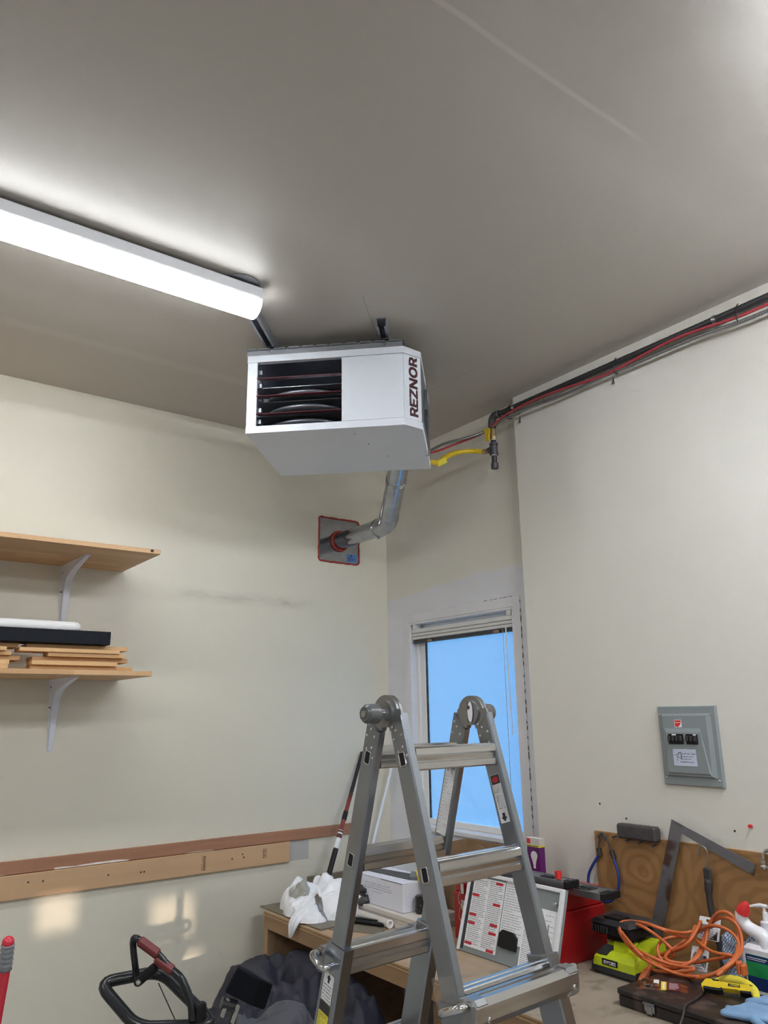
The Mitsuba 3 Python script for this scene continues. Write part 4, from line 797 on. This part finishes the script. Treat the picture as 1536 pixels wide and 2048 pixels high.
for z in (.965, .905): part(rc, 'latch', cat([bx(2.276, 2.286, 2.548, 2.566, z - .022, z + .016, .002), tube(spline([(2.274, 2.566, z - .01), (2.270, 2.570, z - .05), (2.270, 2.556, z - .062), (2.274, 2.548, z - .045)], 14), .0018, 6)]), 'm_chrome')
def level(x0, x1, y0, y1, z0, z1, label):
    t = thing('spirit_level', label, 'level')
    part(t, 'beam', cat([bx(x0, x0 + .004, y0 + .012, y1, z0, z1), bx(x1 - .004, x1, y0 + .012, y1, z0, z1), bx(x0 + .004, x1 - .004, y0 + .012, y1, z0 + .004, z1 - .0025)]), 'm_galv_dull')
    part(t, 'end_cap', bx(x0 - .001, x1 + .001, y0, y0 + .014, z0, z1 + .001, .002), 'm_black')
    for y in (y0 + .115,): part(t, 'vial_window', xf(prism(rect(x0 + .018, y - .035, x1 - .018, y + .035, .012), .0015), fr((0, 0, z1 - .0025), (1, 0, 0), (0, 1, 0), (0, 0, 1))), 'm_black'); part(t, 'vial', cyl(((x0 + x1) / 2, y - .02, z1 - .002), ((x0 + x1) / 2, y + .02, z1 - .002), .006, n=10), 'm_charcoal', 40)
    part(t, 'hang_slot', xf(prism(rect(x0 + .022, y0 + .024, x1 - .022, y0 + .036, .003), .0015), fr((0, 0, z1 - .0025), (1, 0, 0), (0, 1, 0), (0, 0, 1))), 'm_black')
    part(t, 'scale_ticks', xf(cat([bx(-y, -y + .0008, z1 - .003 - (.009 if i % 4 == 0 else .005), z1 - .003, 0, .0004) for i, y in enumerate(np.arange(y0 + .03, min(y1, y0 + .5), .0125))]), fr((x0, 0, 0), (0, -1, 0), (0, 0, 1), (-1, 0, 0))), 'm_ink', kind='stuff')
level(2.362, 2.460, 1.915, 2.70, 1.0085, 1.0310, 'lower longer grey spirit level lying on the red cabinet')
level(2.325, 2.396, 2.046, 2.66, 1.0325, 1.0560, 'upper grey spirit level stacked on the other with a red cap on it')
single('red_plug', lathe([(0, 0), (.0125, 0), (.0135, .022), (.0145, .024), (.0125, .0245), (.011, .005), (0, .005)], 20).apply_translation((2.352, 2.105, 1.0570)), 'm_red_cap', 'small red plastic cap standing on the upper spirit level', 'cap', 30)
bb = thing('light_bulb_box', 'purple and yellow light bulb box standing at the wall corner', 'box')
ux0, uy0 = 2.540, 2.366
part(bb, 'carton', bx(ux0, 2.572, uy0, uy0 + .070, 1.0085, 1.145, .0012), 'm_purple')
BF = fr((ux0, 0, 0), (0, -1, 0), (0, 0, 1), (-1, 0, 0))
part(bb, 'cream_top', bx(ux0 - .0006, 2.5726, uy0 - .0006, uy0 + .0706, 1.116, 1.1455), 'm_yellow_label' if False else 'm_board_white')
part(bb, 'yellow_band', bx(ux0 - .0008, 2.5728, uy0 - .0008, uy0 + .0708, 1.112, 1.1195), 'm_yellow_label')
part(bb, 'red_square', xf(bx(-2.434, -2.415, 1.124, 1.143, .0008, .0014), BF), 'm_red_cap')
part(bb, 'bulb_print', xf(prism(Point(-2.398, 1.078).buffer(.018, quad_segs=10).union(Polygon([(-2.412, 1.068), (-2.384, 1.068), (-2.391, 1.046), (-2.405, 1.046)])).union(rect(-2.404, 1.030, -2.392, 1.048)), .0012), BF), 'm_foam_white')
part(bb, 'print', xf(cat([lines(-2.434, 1.1125, -2.37, 1.1185, 1, .003, 5, 0, .0012), lines(-2.385, 1.100, -2.369, 1.108, 2, .002, 5, 0, .0008)]), BF), 'm_ink')

# ------------------------------------------------------------------ charger, cord, packs, cloth
cg = thing('battery_charger', 'lime green battery charger with a dark base beside the red cabinet', 'battery charger')
cx0, cx1, cy0, cy1 = 2.372, 2.560, 1.815, 1.998
part(cg, 'base', hull([(cx0 + .010, cy0 + .01, BZ + .0005), (cx0 + .010, cy1 - .01, BZ + .0005), (cx1, cy0 + .01, BZ + .0005), (cx1, cy1 - .01, BZ + .0005), (cx0, cy0, .782), (cx0, cy1, .782), (cx1 + .005, cy0, .782), (cx1 + .005, cy1, .782), (cx0 + .004, cy0, .802), (cx0 + .004, cy1, .802), (cx1 + .005, cy0, .802), (cx1 + .005, cy1, .802)]), 'm_charcoal')
part(cg, 'shell', hull([(cx0 + .003, cy0 + .002, .7965), (cx0 + .003, cy1 - .006, .7965), (cx1, cy0 + .002, .800), (cx1, cy1 - .002, .800), (cx0 + .004, cy0 + .004, .822), (cx0 + .006, cy1 - .012, .824), (cx0 + .020, cy0 + .010, .842), (cx0 + .028, cy1 - .022, .842), (cx1 - .02, cy0 + .006, .880), (cx1, cy0 + .006, .872), (cx1 - .02, cy1 - .01, .868)]), 'm_lime')
part(cg, 'deck', hull([(cx0 + .035, cy1 - .075, .843), (cx0 + .035, cy1 - .120, .845), (cx0 + .10, cy1 - .03, .858), (cx0 + .10, cy1 - .13, .864), (cx0 + .035, cy1 - .075, .855), (cx0 + .035, cy1 - .120, .857), (cx0 + .10, cy1 - .03, .868), (cx0 + .10, cy1 - .13, .872)]), 'm_lime')
part(cg, 'indicator_window', hull([(cx0 + .010, cy1 - .020, .836), (cx0 + .010, cy1 - .062, .836), (cx0 + .05, cy1 - .030, .857), (cx0 + .05, cy1 - .075, .857), (cx0 + .012, cy1 - .022, .830), (cx0 + .012, cy1 - .06, .830)]), 'm_charcoal')
lg = part(cg, 'badge', hull([(cx0 + .0005, y, z) for y in (1.950, 1.888) for z in (.805, .822)] + [(cx0 + .004, y, z) for y in (1.951, 1.887) for z in (.804, .823)]), 'm_black')
part(lg, 'lettering', xf(text('RYOBI', .0105, .0006, True, .050), fr((cx0 + .0003, 1.944, .8085), (0, -1, 0), (0, 0, 1), (-1, 0, 0))), 'm_label_white', label='white letters RYOBI')
bt = thing('battery_pack', 'black battery pack seated on the lime green charger', 'battery')
part(bt, 'body', hull([(2.425, y, z) for y, z in ((2.030, .886), (1.860, .886), (2.022, .920), (1.868, .920))] + [(2.555, y, z) for y, z in ((2.035, .886), (1.855, .886), (2.02, .925), (1.87, .925))]), 'm_black')
part(bt, 'top', hull([(x, y, z) for x, y, z in ((2.42, 2.034, .919), (2.42, 1.862, .919), (2.55, 2.034, .924), (2.55, 1.83, .924), (2.435, 2.018, .932), (2.435, 1.875, .932), (2.545, 2.02, .938), (2.545, 1.84, .938))]), 'm_charcoal')
part(bt, 'button', hull([(x, y, z) for x in (2.445, 2.50) for y in (1.985, 1.915) for z in (.930, .940)]), 'm_black')
for k in range(6): part(bt, 'rib', bx(2.416, 2.424, 2.020 - k * .012, 2.014 - k * .012, .890, .912, .001), 'm_charcoal')
part(bt, 'neck', bx(2.45, 2.535, 1.88, 1.985, .862, .890, .003), 'm_black')
CORD = [(2.448, 1.485, 0.900), (2.440, 1.546, 0.856), (2.398, 1.590, 0.843), (2.391, 1.674, 0.835), (2.455, 1.814, 0.822), (2.506, 1.926, 0.838), (2.511, 1.964, 0.879), (2.533, 1.969, 0.897), (2.573, 1.951, 0.898), (2.549, 1.849, 0.906), (2.499, 1.735, 0.918), (2.512, 1.687, 0.917), (2.558, 1.693, 0.927), (2.545, 1.684, 0.946), (2.476, 1.669, 0.910), (2.484, 1.741, 0.868), (2.480, 1.780, 0.842), (2.415, 1.718, 0.837), (2.426, 1.639, 0.867), (2.520, 1.648, 0.907), (2.559, 1.642, 0.950), (2.549, 1.577, 0.991), (2.543, 1.531, 0.978), (2.529, 1.512, 0.937), (2.455, 1.493, 0.903), (2.392, 1.523, 0.871), (2.411, 1.616, 0.836), (2.453, 1.725, 0.828), (2.451, 1.772, 0.853), (2.480, 1.784, 0.887), (2.533, 1.760, 0.900), (2.528, 1.689, 0.910), (2.451, 1.562, 0.907), (2.453, 1.509, 0.910), (2.475, 1.598, 0.874), (2.447, 1.691, 0.850), (2.429, 1.730, 0.857), (2.484, 1.740, 0.875), (2.549, 1.692, 0.920), (2.538, 1.634, 0.955), (2.518, 1.559, 0.966), (2.529, 1.531, 0.944), (2.501, 1.509, 0.920), (2.418, 1.503, 0.890), (2.386, 1.573, 0.845), (2.444, 1.720, 0.823), (2.462, 1.834, 0.829), (2.475, 1.900, 0.863), (2.528, 1.963, 0.878), (2.567, 1.960, 0.885), (2.529, 1.866, 0.899), (2.477, 1.762, 0.892), (2.479, 1.732, 0.863), (2.478, 1.768, 0.843), (2.439, 1.790, 0.844), (2.413, 1.784, 0.823)]
CORD += [(x + .012 * math.sin(i * 1.3), y + .016 * math.cos(i * .9), z + .013 * math.sin(i * .7 + 1) + .006) for i, (x, y, z) in enumerate(CORD[2:26])]
# the part that lies over the charger is drawn forward of it
CORD = [(x - .085, y - .055, z + .033) if y > 1.80 else (x, y, z) for x, y, z in CORD]
ec = thing('extension_cord', 'orange extension cord in loose coils behind the black case', 'cord')
part(ec, 'cord', tube(spline(CORD, 640), .0053, 9), 'm_orange', True)
part(ec, 'plug', cat([bx(2.430, 2.455, 1.472, 1.484, .868, .902, .003), bx(2.430, 2.455, 1.458, 1.471, .866, .896, .003)]), 'm_orange')
part(ec, 'prong', cat([bx(2.436, 2.438, 1.474, 1.480, .848, .868), bx(2.448, 2.450, 1.462, 1.468, .846, .866)]), 'm_chrome')
part(ec, 'socket_end', tube([(2.413, 1.784, .823), (2.40, 1.788, .812), (2.385, 1.792, .798), (2.37, 1.795, .786)], [.006, .012, .0125, .010], 12), 'm_orange', 30)
def card(f, w, h, label, dark=True):
    t = thing('blister_pack', label, 'package')
    hole = prism(rect(-w, -h, w, h, .004).difference(rect(-w * .35, h * .55, w * .35, h * .8, .003)), .0012)
    part(t, 'card', xf(hole, f), 'm_label_white')
    part(t, 'print', xf(lines(-w * .8, -h * .9, w * .5, h * .3, 6, .003, 91, .4, .0018), f), 'm_ink_grey')
    part(t, 'blister', xf(hull([(u, v, q) for u, v, q in ((-w * .8, -h * .95, .0012), (w * .8, -h * .95, .0012), (-w * .8, h * .35, .0012), (w * .8, h * .35, .0012), (-w * .65, -h * .85, .012), (w * .65, -h * .85, .012), (-w * .65, h * .25, .012), (w * .65, h * .25, .012))]), f), 'm_clear_plastic'); return t
nv = np.array([-.90, -.05, .42]); nv /= np.linalg.norm(nv); uu = np.cross((0, 0, 1), nv); uu /= np.linalg.norm(uu)
card(fr((2.590, 1.662, .935), uu, np.cross(nv, uu), nv), .038, .035, 'white hang card package standing behind the orange cord loops')
ck = card(fr((2.505, 1.655, .860), uu, np.cross(nv, uu), nv), .030, .035, 'white hang card package with a dark drawing low among the cord loops')
part(ck, 'drawing', xf(cat([bx(-.012, .010, -.008, .016, .0128, .0134, 0), bx(-.016, .014, -.003, .010, .0127, .0133)]), fr((2.505, 1.655, .860), uu, np.cross(nv, uu), nv)), 'm_steel_grey')
single('checked_cloth', mtl([[((2.60, 1.600, .80), .030), ((2.61, 1.605, .915), .022), ((2.60, 1.565, .90), .028)], [((2.59, 1.545, .80), .030), ((2.62, 1.500, .930), .028), ((2.60, 1.53, .87), .035)], [((2.57, 1.575, .80), .03), ((2.56, 1.52, .80), .025)]], .008, 4, 8, .022, 22), 'm_cloth', 'blue and white checked cloth crumpled between cord and cleaner bottle', 'cloth', True)
def bpart(p, name, m, *a, **k): return part(p, name, m.copy().apply_translation((0, .012, 0)), *a, **k)
cl = thing('cleaner_bottle', 'white bent-neck cleaner bottle with a red cap and green label', 'bottle')
def ybody(poly, x, h, c=.008):
    p = Polygon(poly).buffer(-c * .2).buffer(c * .2); ins = p.buffer(-c)
    return xf(cat([prism(p, h - 2 * c).apply_translation((0, 0, c)), prism(ins, h)]), fr((x + h / 2, 0, 0), (0, -1, 0), (0, 0, 1), (-1, 0, 0)))
bpart(cl, 'body', hull([(x, y, z) for x in (2.545, 2.605) for y in (1.510, 1.425) for z in (BZ + .001, .915)] + [(x, y, z) for x in (2.552, 2.598) for y in (1.518, 1.418) for z in (BZ + .006, .905)] + [(x, y, .928) for x in (2.555, 2.595) for y in (1.498, 1.43)]), 'm_bottle', 25)
bpart(cl, 'neck', tube(spline([(2.575, 1.442, .915), (2.575, 1.446, .945), (2.573, 1.470, .960), (2.570, 1.497, .972), (2.566, 1.512, .992), (2.563, 1.509, 1.012), (2.562, 1.503, 1.020)], 30), np.r_[np.linspace(.026, .021, 12), np.full(10, .020), np.linspace(.0205, .019, 8)], 18), 'm_bottle', True)
bpart(cl, 'cap', tube([(2.5625, 1.506, 1.014), (2.561, 1.500, 1.026), (2.559, 1.490, 1.042), (2.558, 1.486, 1.047)], [.0215, .020, .012, .006], 16), 'm_red_cap', 30)
LFc = fr((2.5448, 0, 0), (0, -1, 0), (0, 0, 1), (-1, 0, 0))
kk = bpart(cl, 'label', xf(prism(rect(-1.503, .80, -1.428, .900, .006), .0008), LFc), 'm_green', label='green and navy label')
bpart(kk, 'navy_band', xf(cat([bx(-1.502, -1.429, .880, .899, .0008, .0012), bx(-1.502, -1.429, .801, .838, .0008, .0012)]), LFc), 'm_navy')
bpart(kk, 'print', xf(cat([bx(-1.498, -1.433, .890, .8925, .0012, .0016), bx(-1.498, -1.440, .885, .8868, .0012, .0016)]), LFc), 'm_label_white')
pu = thing('pump_bottle', 'white pump dispenser behind the cleaner bottle at the right edge', 'bottle')
part(pu, 'body', lathe([(0, 0), (.030, 0), (.033, .004), (.033, .150), (.024, .172), (.016, .178), (.016, .184), (0, .184)], 24).apply_translation((2.655, 1.494, BZ + .0005)), 'm_bottle', 30)
part(pu, 'collar', lathe([(0, 0), (.018, 0), (.018, .022), (.010, .026), (.008, .052), (0, .052)], 18).apply_translation((2.655, 1.494, .954)), 'm_bottle', 30)
part(pu, 'spout', cat([cyl((2.655, 1.494, .995), (2.655, 1.496, 1.022), .005, n=10), tube([(2.655, 1.484, 1.024), (2.652, 1.507, 1.025), (2.645, 1.539, 1.017)], [.006, .0065, .004], 10)]), 'm_bottle', 40)

# ------------------------------------------------------------------ black case and what lies on it
bk = thing('tool_case', 'flat black metal case with a worn latch at the bench edge', 'case')
part(bk, 'base', bx(2.180, 2.46, .95, 1.738, BZ + .0005, .800, .003), 'm_case')
part(bk, 'lid', bx(2.177, 2.463, .947, 1.741, .801, .8195, .004), 'm_case')
part(bk, 'latch', cat([bx(2.172, 2.178, 1.605, 1.640, .781, .806, .001), bx(2.169, 2.173, 1.612, 1.633, .776, .798, .001), tube([(2.171, 1.642, .803), (2.171, 1.603, .803)], .0028, 8)]), 'm_galv')
bpk = thing('hardware_pack', 'clear blister pack of hardware with a red and yellow card on the case', 'package')
pu_ = np.array([.221, -.012, 0]) ; e1 = np.array([.55, -.835, 0]); e1 /= np.linalg.norm(e1); e2 = np.array([.835, .55, 0])
PF = fr((2.292, 1.655, .8200), e1, e2, (0, 0, 1))
part(bpk, 'backing', xf(prism(rect(-.075, -.042, .075, .042, .006), .0010), PF), 'm_clear_plastic')
part(bpk, 'card', xf(bx(.008, .052, -.038, .038, .0012, .0030), PF), 'm_maroon'); part(bpk, 'card_stripe', xf(bx(-.004, .012, -.038, .038, .0012, .0032), PF), 'm_yellow_label')
part(bpk, 'card_print', xf(cat([lines(.020, -.030, .048, .030, 5, .003, 5, .3, .0034), xf(lines(-.03, -.004, .03, .004, 1, .005, 8, 0, .0036), fr((.004, 0, 0), (0, 1, 0), (-1, 0, 0), (0, 0, 1)))]), PF), 'm_label_white')
part(bpk, 'blister', xf(hull([(-.065, -.032, .001), (-.008, -.032, .001), (-.065, .032, .001), (-.008, .032, .001), (-.058, -.025, .016), (-.014, -.025, .016), (-.058, .025, .016), (-.014, .025, .016)]), PF), 'm_clear_plastic')
part(bpk, 'hardware', xf(cat([bx(-.052, -.036, -.015, .015, .002, .008, .002), cyl((-.028, -.018, .006), (-.028, .016, .006), .004, n=8)]), PF), 'm_galv')
part(bpk, 'barcode_tag', xf(bx(-.024, -.008, -.030, .002, .0165, .0170), PF), 'm_label_white')
kv = thing('utility_knife', 'yellow and black utility knife lying on the black case', 'knife')
ka = np.array([.055, -.120, 0]); ka /= np.linalg.norm(ka); kb = np.array([ka[1], -ka[0], 0]) * -1
tilt = math.radians(32); KV = kb * math.cos(tilt) + np.array([0, 0, 1]) * math.sin(tilt); KW = np.cross(ka, KV)
KF = fr((2.362, 1.470, .8400), ka, KV, KW)
part(kv, 'body', xf(prism(Polygon([(-.078, -.006), (-.066, .016), (-.050, .018), (-.045, .012), (.055, .013), (.066, .006), (.070, -.010), (.030, -.013), (.024, -.008), (-.020, -.010), (-.026, -.017), (-.074, -.016)]).buffer(-.003).buffer(.003), .016), KF), 'm_yellow')
for gg in (prism(Polygon([(.056, .014), (.074, .006), (.076, -.012), (.060, -.019), (.030, -.017), (.030, -.011), (.064, -.010), (.066, .004)]), .018), prism(Polygon([(-.072, -.012), (-.026, -.013), (-.020, -.008), (-.016, -.018), (-.030, -.022), (-.070, -.020)]), .0175)): part(kv, 'rubber_grip', xf(gg, KF), 'm_black')
part(kv, 'slider', xf(bx(-.066, -.030, .0165, .021, .002, .014, .002), KF), 'm_black')
bd = part(kv, 'badge', xf(bx(-.003, .030, -.001, .009, .0158, .0164), KF), 'm_black')
tx = text('DEWALT', .0066, .0005, True, .027); tx.apply_transform(fr((.028, .0075, .0164), (-1, 0, 0), (0, -1, 0), (0, 0, 1)))
part(bd, 'lettering', xf(tx, KF), 'm_yellow', label='yellow letters DEWALT upside down')
yk = thing('yellow_tool', 'curved bright yellow tool handle behind the utility knife', 'tool')
part(yk, 'handle', tube(spline([(2.400, 1.560, .834), (2.425, 1.515, .846), (2.425, 1.465, .850), (2.395, 1.415, .848), (2.350, 1.380, .842)], 28), np.r_[np.linspace(.004, .013, 8), np.full(14, .0135), np.linspace(.013, .009, 6)], 14), 'm_yellow_label', True)
g1 = mtl([[((2.205, 1.395, .836), .014), ((2.300, 1.375, .836), .016), ((2.245, 1.300, .836), .016), ((2.33, 1.27, .836), .016)], [((2.25, 1.41, .834), .012), ((2.22, 1.37, .834), .014)], [((2.30, 1.28, .836), .016), ((2.30, 1.20, .834), .010)], [((2.26, 1.29, .836), .014), ((2.25, 1.20, .834), .010)], [((2.22, 1.32, .834), .012), ((2.20, 1.28, .832), .011)]], .006, 5, 4, .0035, 22)
g1.vertices[:, 2] = .8205 + (g1.vertices[:, 2] - .8205) * .75
single('nitrile_glove', g1, 'm_glove', 'blue nitrile glove lying flat at the front of the black case', 'glove', True)
g2 = mtl([[((2.330, 1.395, .834), .010), ((2.345, 1.345, .838), .014), ((2.42, 1.33, .84), .016)], [((2.42, 1.34, .85), .016), ((2.48, 1.375, .868), .018)], [((2.48, 1.375, .868), .020), ((2.49, 1.355, .912), .022)], [((2.35, 1.36, .834), .011), ((2.36, 1.30, .834), .012)]], .006, 5, 9, .0045, 24)
single('nitrile_glove', g2, 'm_glove', 'crumpled blue nitrile glove behind the flat one at the right edge', 'glove', True)
single('black_cable', tube(spline([(2.47, 1.60, .83), (2.42, 1.575, .8235), (2.345, 1.545, .8235), (2.26, 1.522, .8235), (2.185, 1.508, .8235), (2.165, 1.50, .815), (2.10, 1.49, .778), (2.0, 1.47, .7745), (1.95, 1.42, .7745)], 50), .0036, 8), 'm_charcoal', 'thin black cable running over the black case', 'cable', True)

# ------------------------------------------------------------------ under and in front of the workbench
def heap(X, Y, tops, seed, amp, freq):
    H = np.zeros_like(X)
    for cx, cy, rx, ry, h in tops:
        d = np.sqrt(((X - cx) / rx) ** 2 + ((Y - cy) / ry) ** 2)
        H = np.maximum(H, h * np.clip(1.22 - d ** 2.4, 0, 1) ** .5)
    P = np.stack([X, Y, H * 1.1], -1).reshape(-1, 3)
    f = .7 * crease(P, freq, 2, seed).reshape(X.shape) + .3 * crease(P, freq * 3, 3, seed + 1).reshape(X.shape)
    f2 = meshkit.fbm(np.stack([X * 5, Y * 5, H * 3], -1), 3, seed)
    return np.clip(H * (1 + amp * (f - .6) + .5 * amp * (f2 - .5)), 0, .664) * (H > 0)
NAVY = ([(1.74, 3.10, .36, .30, .67), (1.80, 2.80, .30, .34, .60), (1.66, 2.95, .36, .36, .62)], 11, .30, 7.0)
def drape(x0, x1, y0, y1, spec, under=None, n=110):
    """A heap of clothing: a folded height field closed below, lying on the floor or on another heap."""
    X, Y = np.meshgrid(np.linspace(x0, x1, n), np.linspace(y0, y1, n), indexing='ij')
    H = heap(X, Y, *spec); B = np.full_like(X, .001) if under is None else heap(X, Y, *under) + .004
    H = np.maximum(H, B)
    top, bot = np.stack([X, Y, H], -1).reshape(-1, 3), np.stack([X, Y, B], -1).reshape(-1, 3)
    i = np.arange((n - 1) * n).reshape(n - 1, n)[:, :-1].ravel()
    q = np.vstack([np.stack([i, i + n, i + n + 1], 1), np.stack([i, i + n + 1, i + 1], 1)])
    q = q[((H - B).ravel()[q].max(1) > .002)]
    m = trimesh.Trimesh(np.vstack([top, bot]), np.vstack([q, q[:, ::-1] + len(top)]), process=False)
    m.remove_unreferenced_vertices(); return m
single('navy_jacket', drape(1.25, 1.94, 2.25, 3.48, NAVY), 'm_jacket_navy', 'heap of dark navy clothing under the far end of the workbench', 'clothing', True)
single('grey_jacket', drape(1.20, 1.80, 2.32, 3.00, ([(1.48, 2.66, .22, .22, .665), (1.58, 2.56, .20, .18, .60), (1.40, 2.78, .18, .18, .58)], 23, .26, 8.0), NAVY), 'm_jacket_grey', 'slate grey jacket bunched up in front of the navy clothing', 'clothing', True)
pb = thing('work_light', 'black rounded box on a clamp with grey clips before the clothing', 'lamp')
PA, PB_, PC, PD = [np.array(q) for q in ((1.121, 2.230, .960), (1.176, 2.201, .923), (1.168, 2.229, .856), (1.102, 2.266, .894))]
bu = ((PB_ - PA) + (PC - PD)) / 2; bv = ((PA - PD) + (PB_ - PC)) / 2; wu, wv_ = np.linalg.norm(bu), np.linalg.norm(bv)
bu /= wu; bn = np.cross(bu, bv); bn /= np.linalg.norm(bn); bv = np.cross(bn, bu)
PBF = fr((PA + PB_ + PC + PD) / 4, bu, bv, bn)
dp = np.array([.075, .045, -.045])
cc8 = [q + o for q in (PA, PB_, PC, PD) for o in (np.zeros(3), np.array([.070, .056, -.040]))]
mid8 = np.mean(cc8, axis=0)
part(pb, 'box', hull(np.vstack([sph(q + (mid8 - q) * .10, .008, 1).vertices for q in cc8])), 'm_blackboard', 40)
base = np.array([1.128, 2.262, .845])
part(pb, 'clamp', cat([tube([base + (-.03, .02, .015), base + (.01, .01, .0)], .016, 12), tube(spline([base, base + (-.004, .01, -.06), base + (-.01, .04, -.3), base + (-.01, .06, -.842)], 20), .012, 10)]), 'm_charcoal', 30)
for q in ((1.104, 2.270, .848), (1.128, 2.252, .832)): part(pb, 'clip', xf(bx(-.006, .006, -.024, .024, -.003, .003, .002), fr(q, bu, np.array([.40, .0, .92]) / np.linalg.norm((.40, 0, .92)), np.cross(bu, np.array([.40, .0, .92]) / np.linalg.norm((.40, 0, .92))))), 'm_clip_grey')
mh = thing('mower_handle', 'black looped push handle with a dark red gripped bail lever', 'handle')
def roundpoly(pts, rad, k=7):
    p = np.array(pts, float); out = []
    for i in range(len(p)):
        a, b, c = p[i - 1], p[i], p[(i + 1) % len(p)]
        u, v = (a - b) / np.linalg.norm(a - b), (c - b) / np.linalg.norm(c - b)
        s0, s1 = b + u * rad, b + v * rad
        for t in np.linspace(0, 1, k): out.append((1 - t) ** 2 * s0 + 2 * t * (1 - t) * b + t * t * s1)
    return np.array(out)
part(mh, 'loop', tube(roundpoly([(.733, 2.250, .987), (.888, 2.224, .992), (.975, 2.056, .890), (.797, 2.130, .903)], .040), .0150, 14, True), 'm_tube_black', True)
part(mh, 'stem', cat([tube(spline([(.90, 2.075, .895), (.93, 2.25, .62), (.96, 2.45, .30), (.97, 2.55, .016)], 24), .0155, 12), tube(spline([(.80, 2.13, .905), (.83, 2.28, .62), (.86, 2.48, .30), (.87, 2.58, .016)], 24), .0155, 12)]), 'm_tube_black', True)
BAIL = [(.824, 2.223, .985), (.808, 2.206, 1.037), (.799, 2.199, 1.077), (.797, 2.182, 1.095), (.811, 2.174, 1.087), (.847, 2.144, 1.057), (.876, 2.121, 1.022), (.893, 2.102, 1.004), (.907, 2.088, .973), (.918, 2.078, .939), (.921, 2.074, .906)]
bs = spline(BAIL, 60)
part(mh, 'bail_lever', tube(bs, np.r_[np.full(14, .0085), np.linspace(.009, .008, 22), np.linspace(.009, .012, 24)], 12), 'm_tube_black', True)
for a, b in (((.806, 2.177, 1.090), (.849, 2.143, 1.055)), ((.843, 2.149, 1.048), (.881, 2.118, 1.016))):
    a, b = np.array(a), np.array(b); d = (b - a); l = np.linalg.norm(d); d /= l; n_ = np.cross(d, (0, .6, .8)); n_ /= np.linalg.norm(n_)
    part(mh, 'grip', xf(bx(0, l, -.011, .011, -.013, .011, .005), fr(a, d, np.cross(n_, d), n_)), 'm_red_grip')
for a, b, r in (((.815, 2.186, .990), (.845, 2.163, 1.020), .013), ((.934, 2.055, .940), (.938, 2.066, .905), .014)):
    part(mh, 'pivot_bracket', cat([hull(np.vstack([sph(a, (r, .005, r), 1).vertices, sph(b, (r, .005, r), 1).vertices]))]), 'm_black', 40)
part(mh, 'bolt', sph((.812, 2.178, .990), .0072, 2), 'm_chrome', True)
part(mh, 'cable', tube([(.867, 2.181, .977), (.888, 2.100, .902)], .0016, 6), 'm_pole_red')
rk_ = thing('red_pole', 'bright red pole with a grey taped grip at the left edge', 'pole')
rq = [(.503, 2.251, 1.120), (.506, 2.269, 1.058), (.506, 2.298, .970), (.512, 2.45, .45), (.516, 2.58, .014)]
part(rk_, 'shaft', tube(spline(rq, 40), .0130, 14), 'm_red_bright', True)
part(rk_, 'cap', sph((.503, 2.251, 1.120), .0142, 2), 'm_red_bright', True)
tp = spline(rq[:3], 40)[1:19]
part(rk_, 'tape_wrap', tube(tp, .0150 + .0016 * np.sin(np.arange(18) * 1.9), 14), 'm_tape_grey', True, label='grey taped grip')
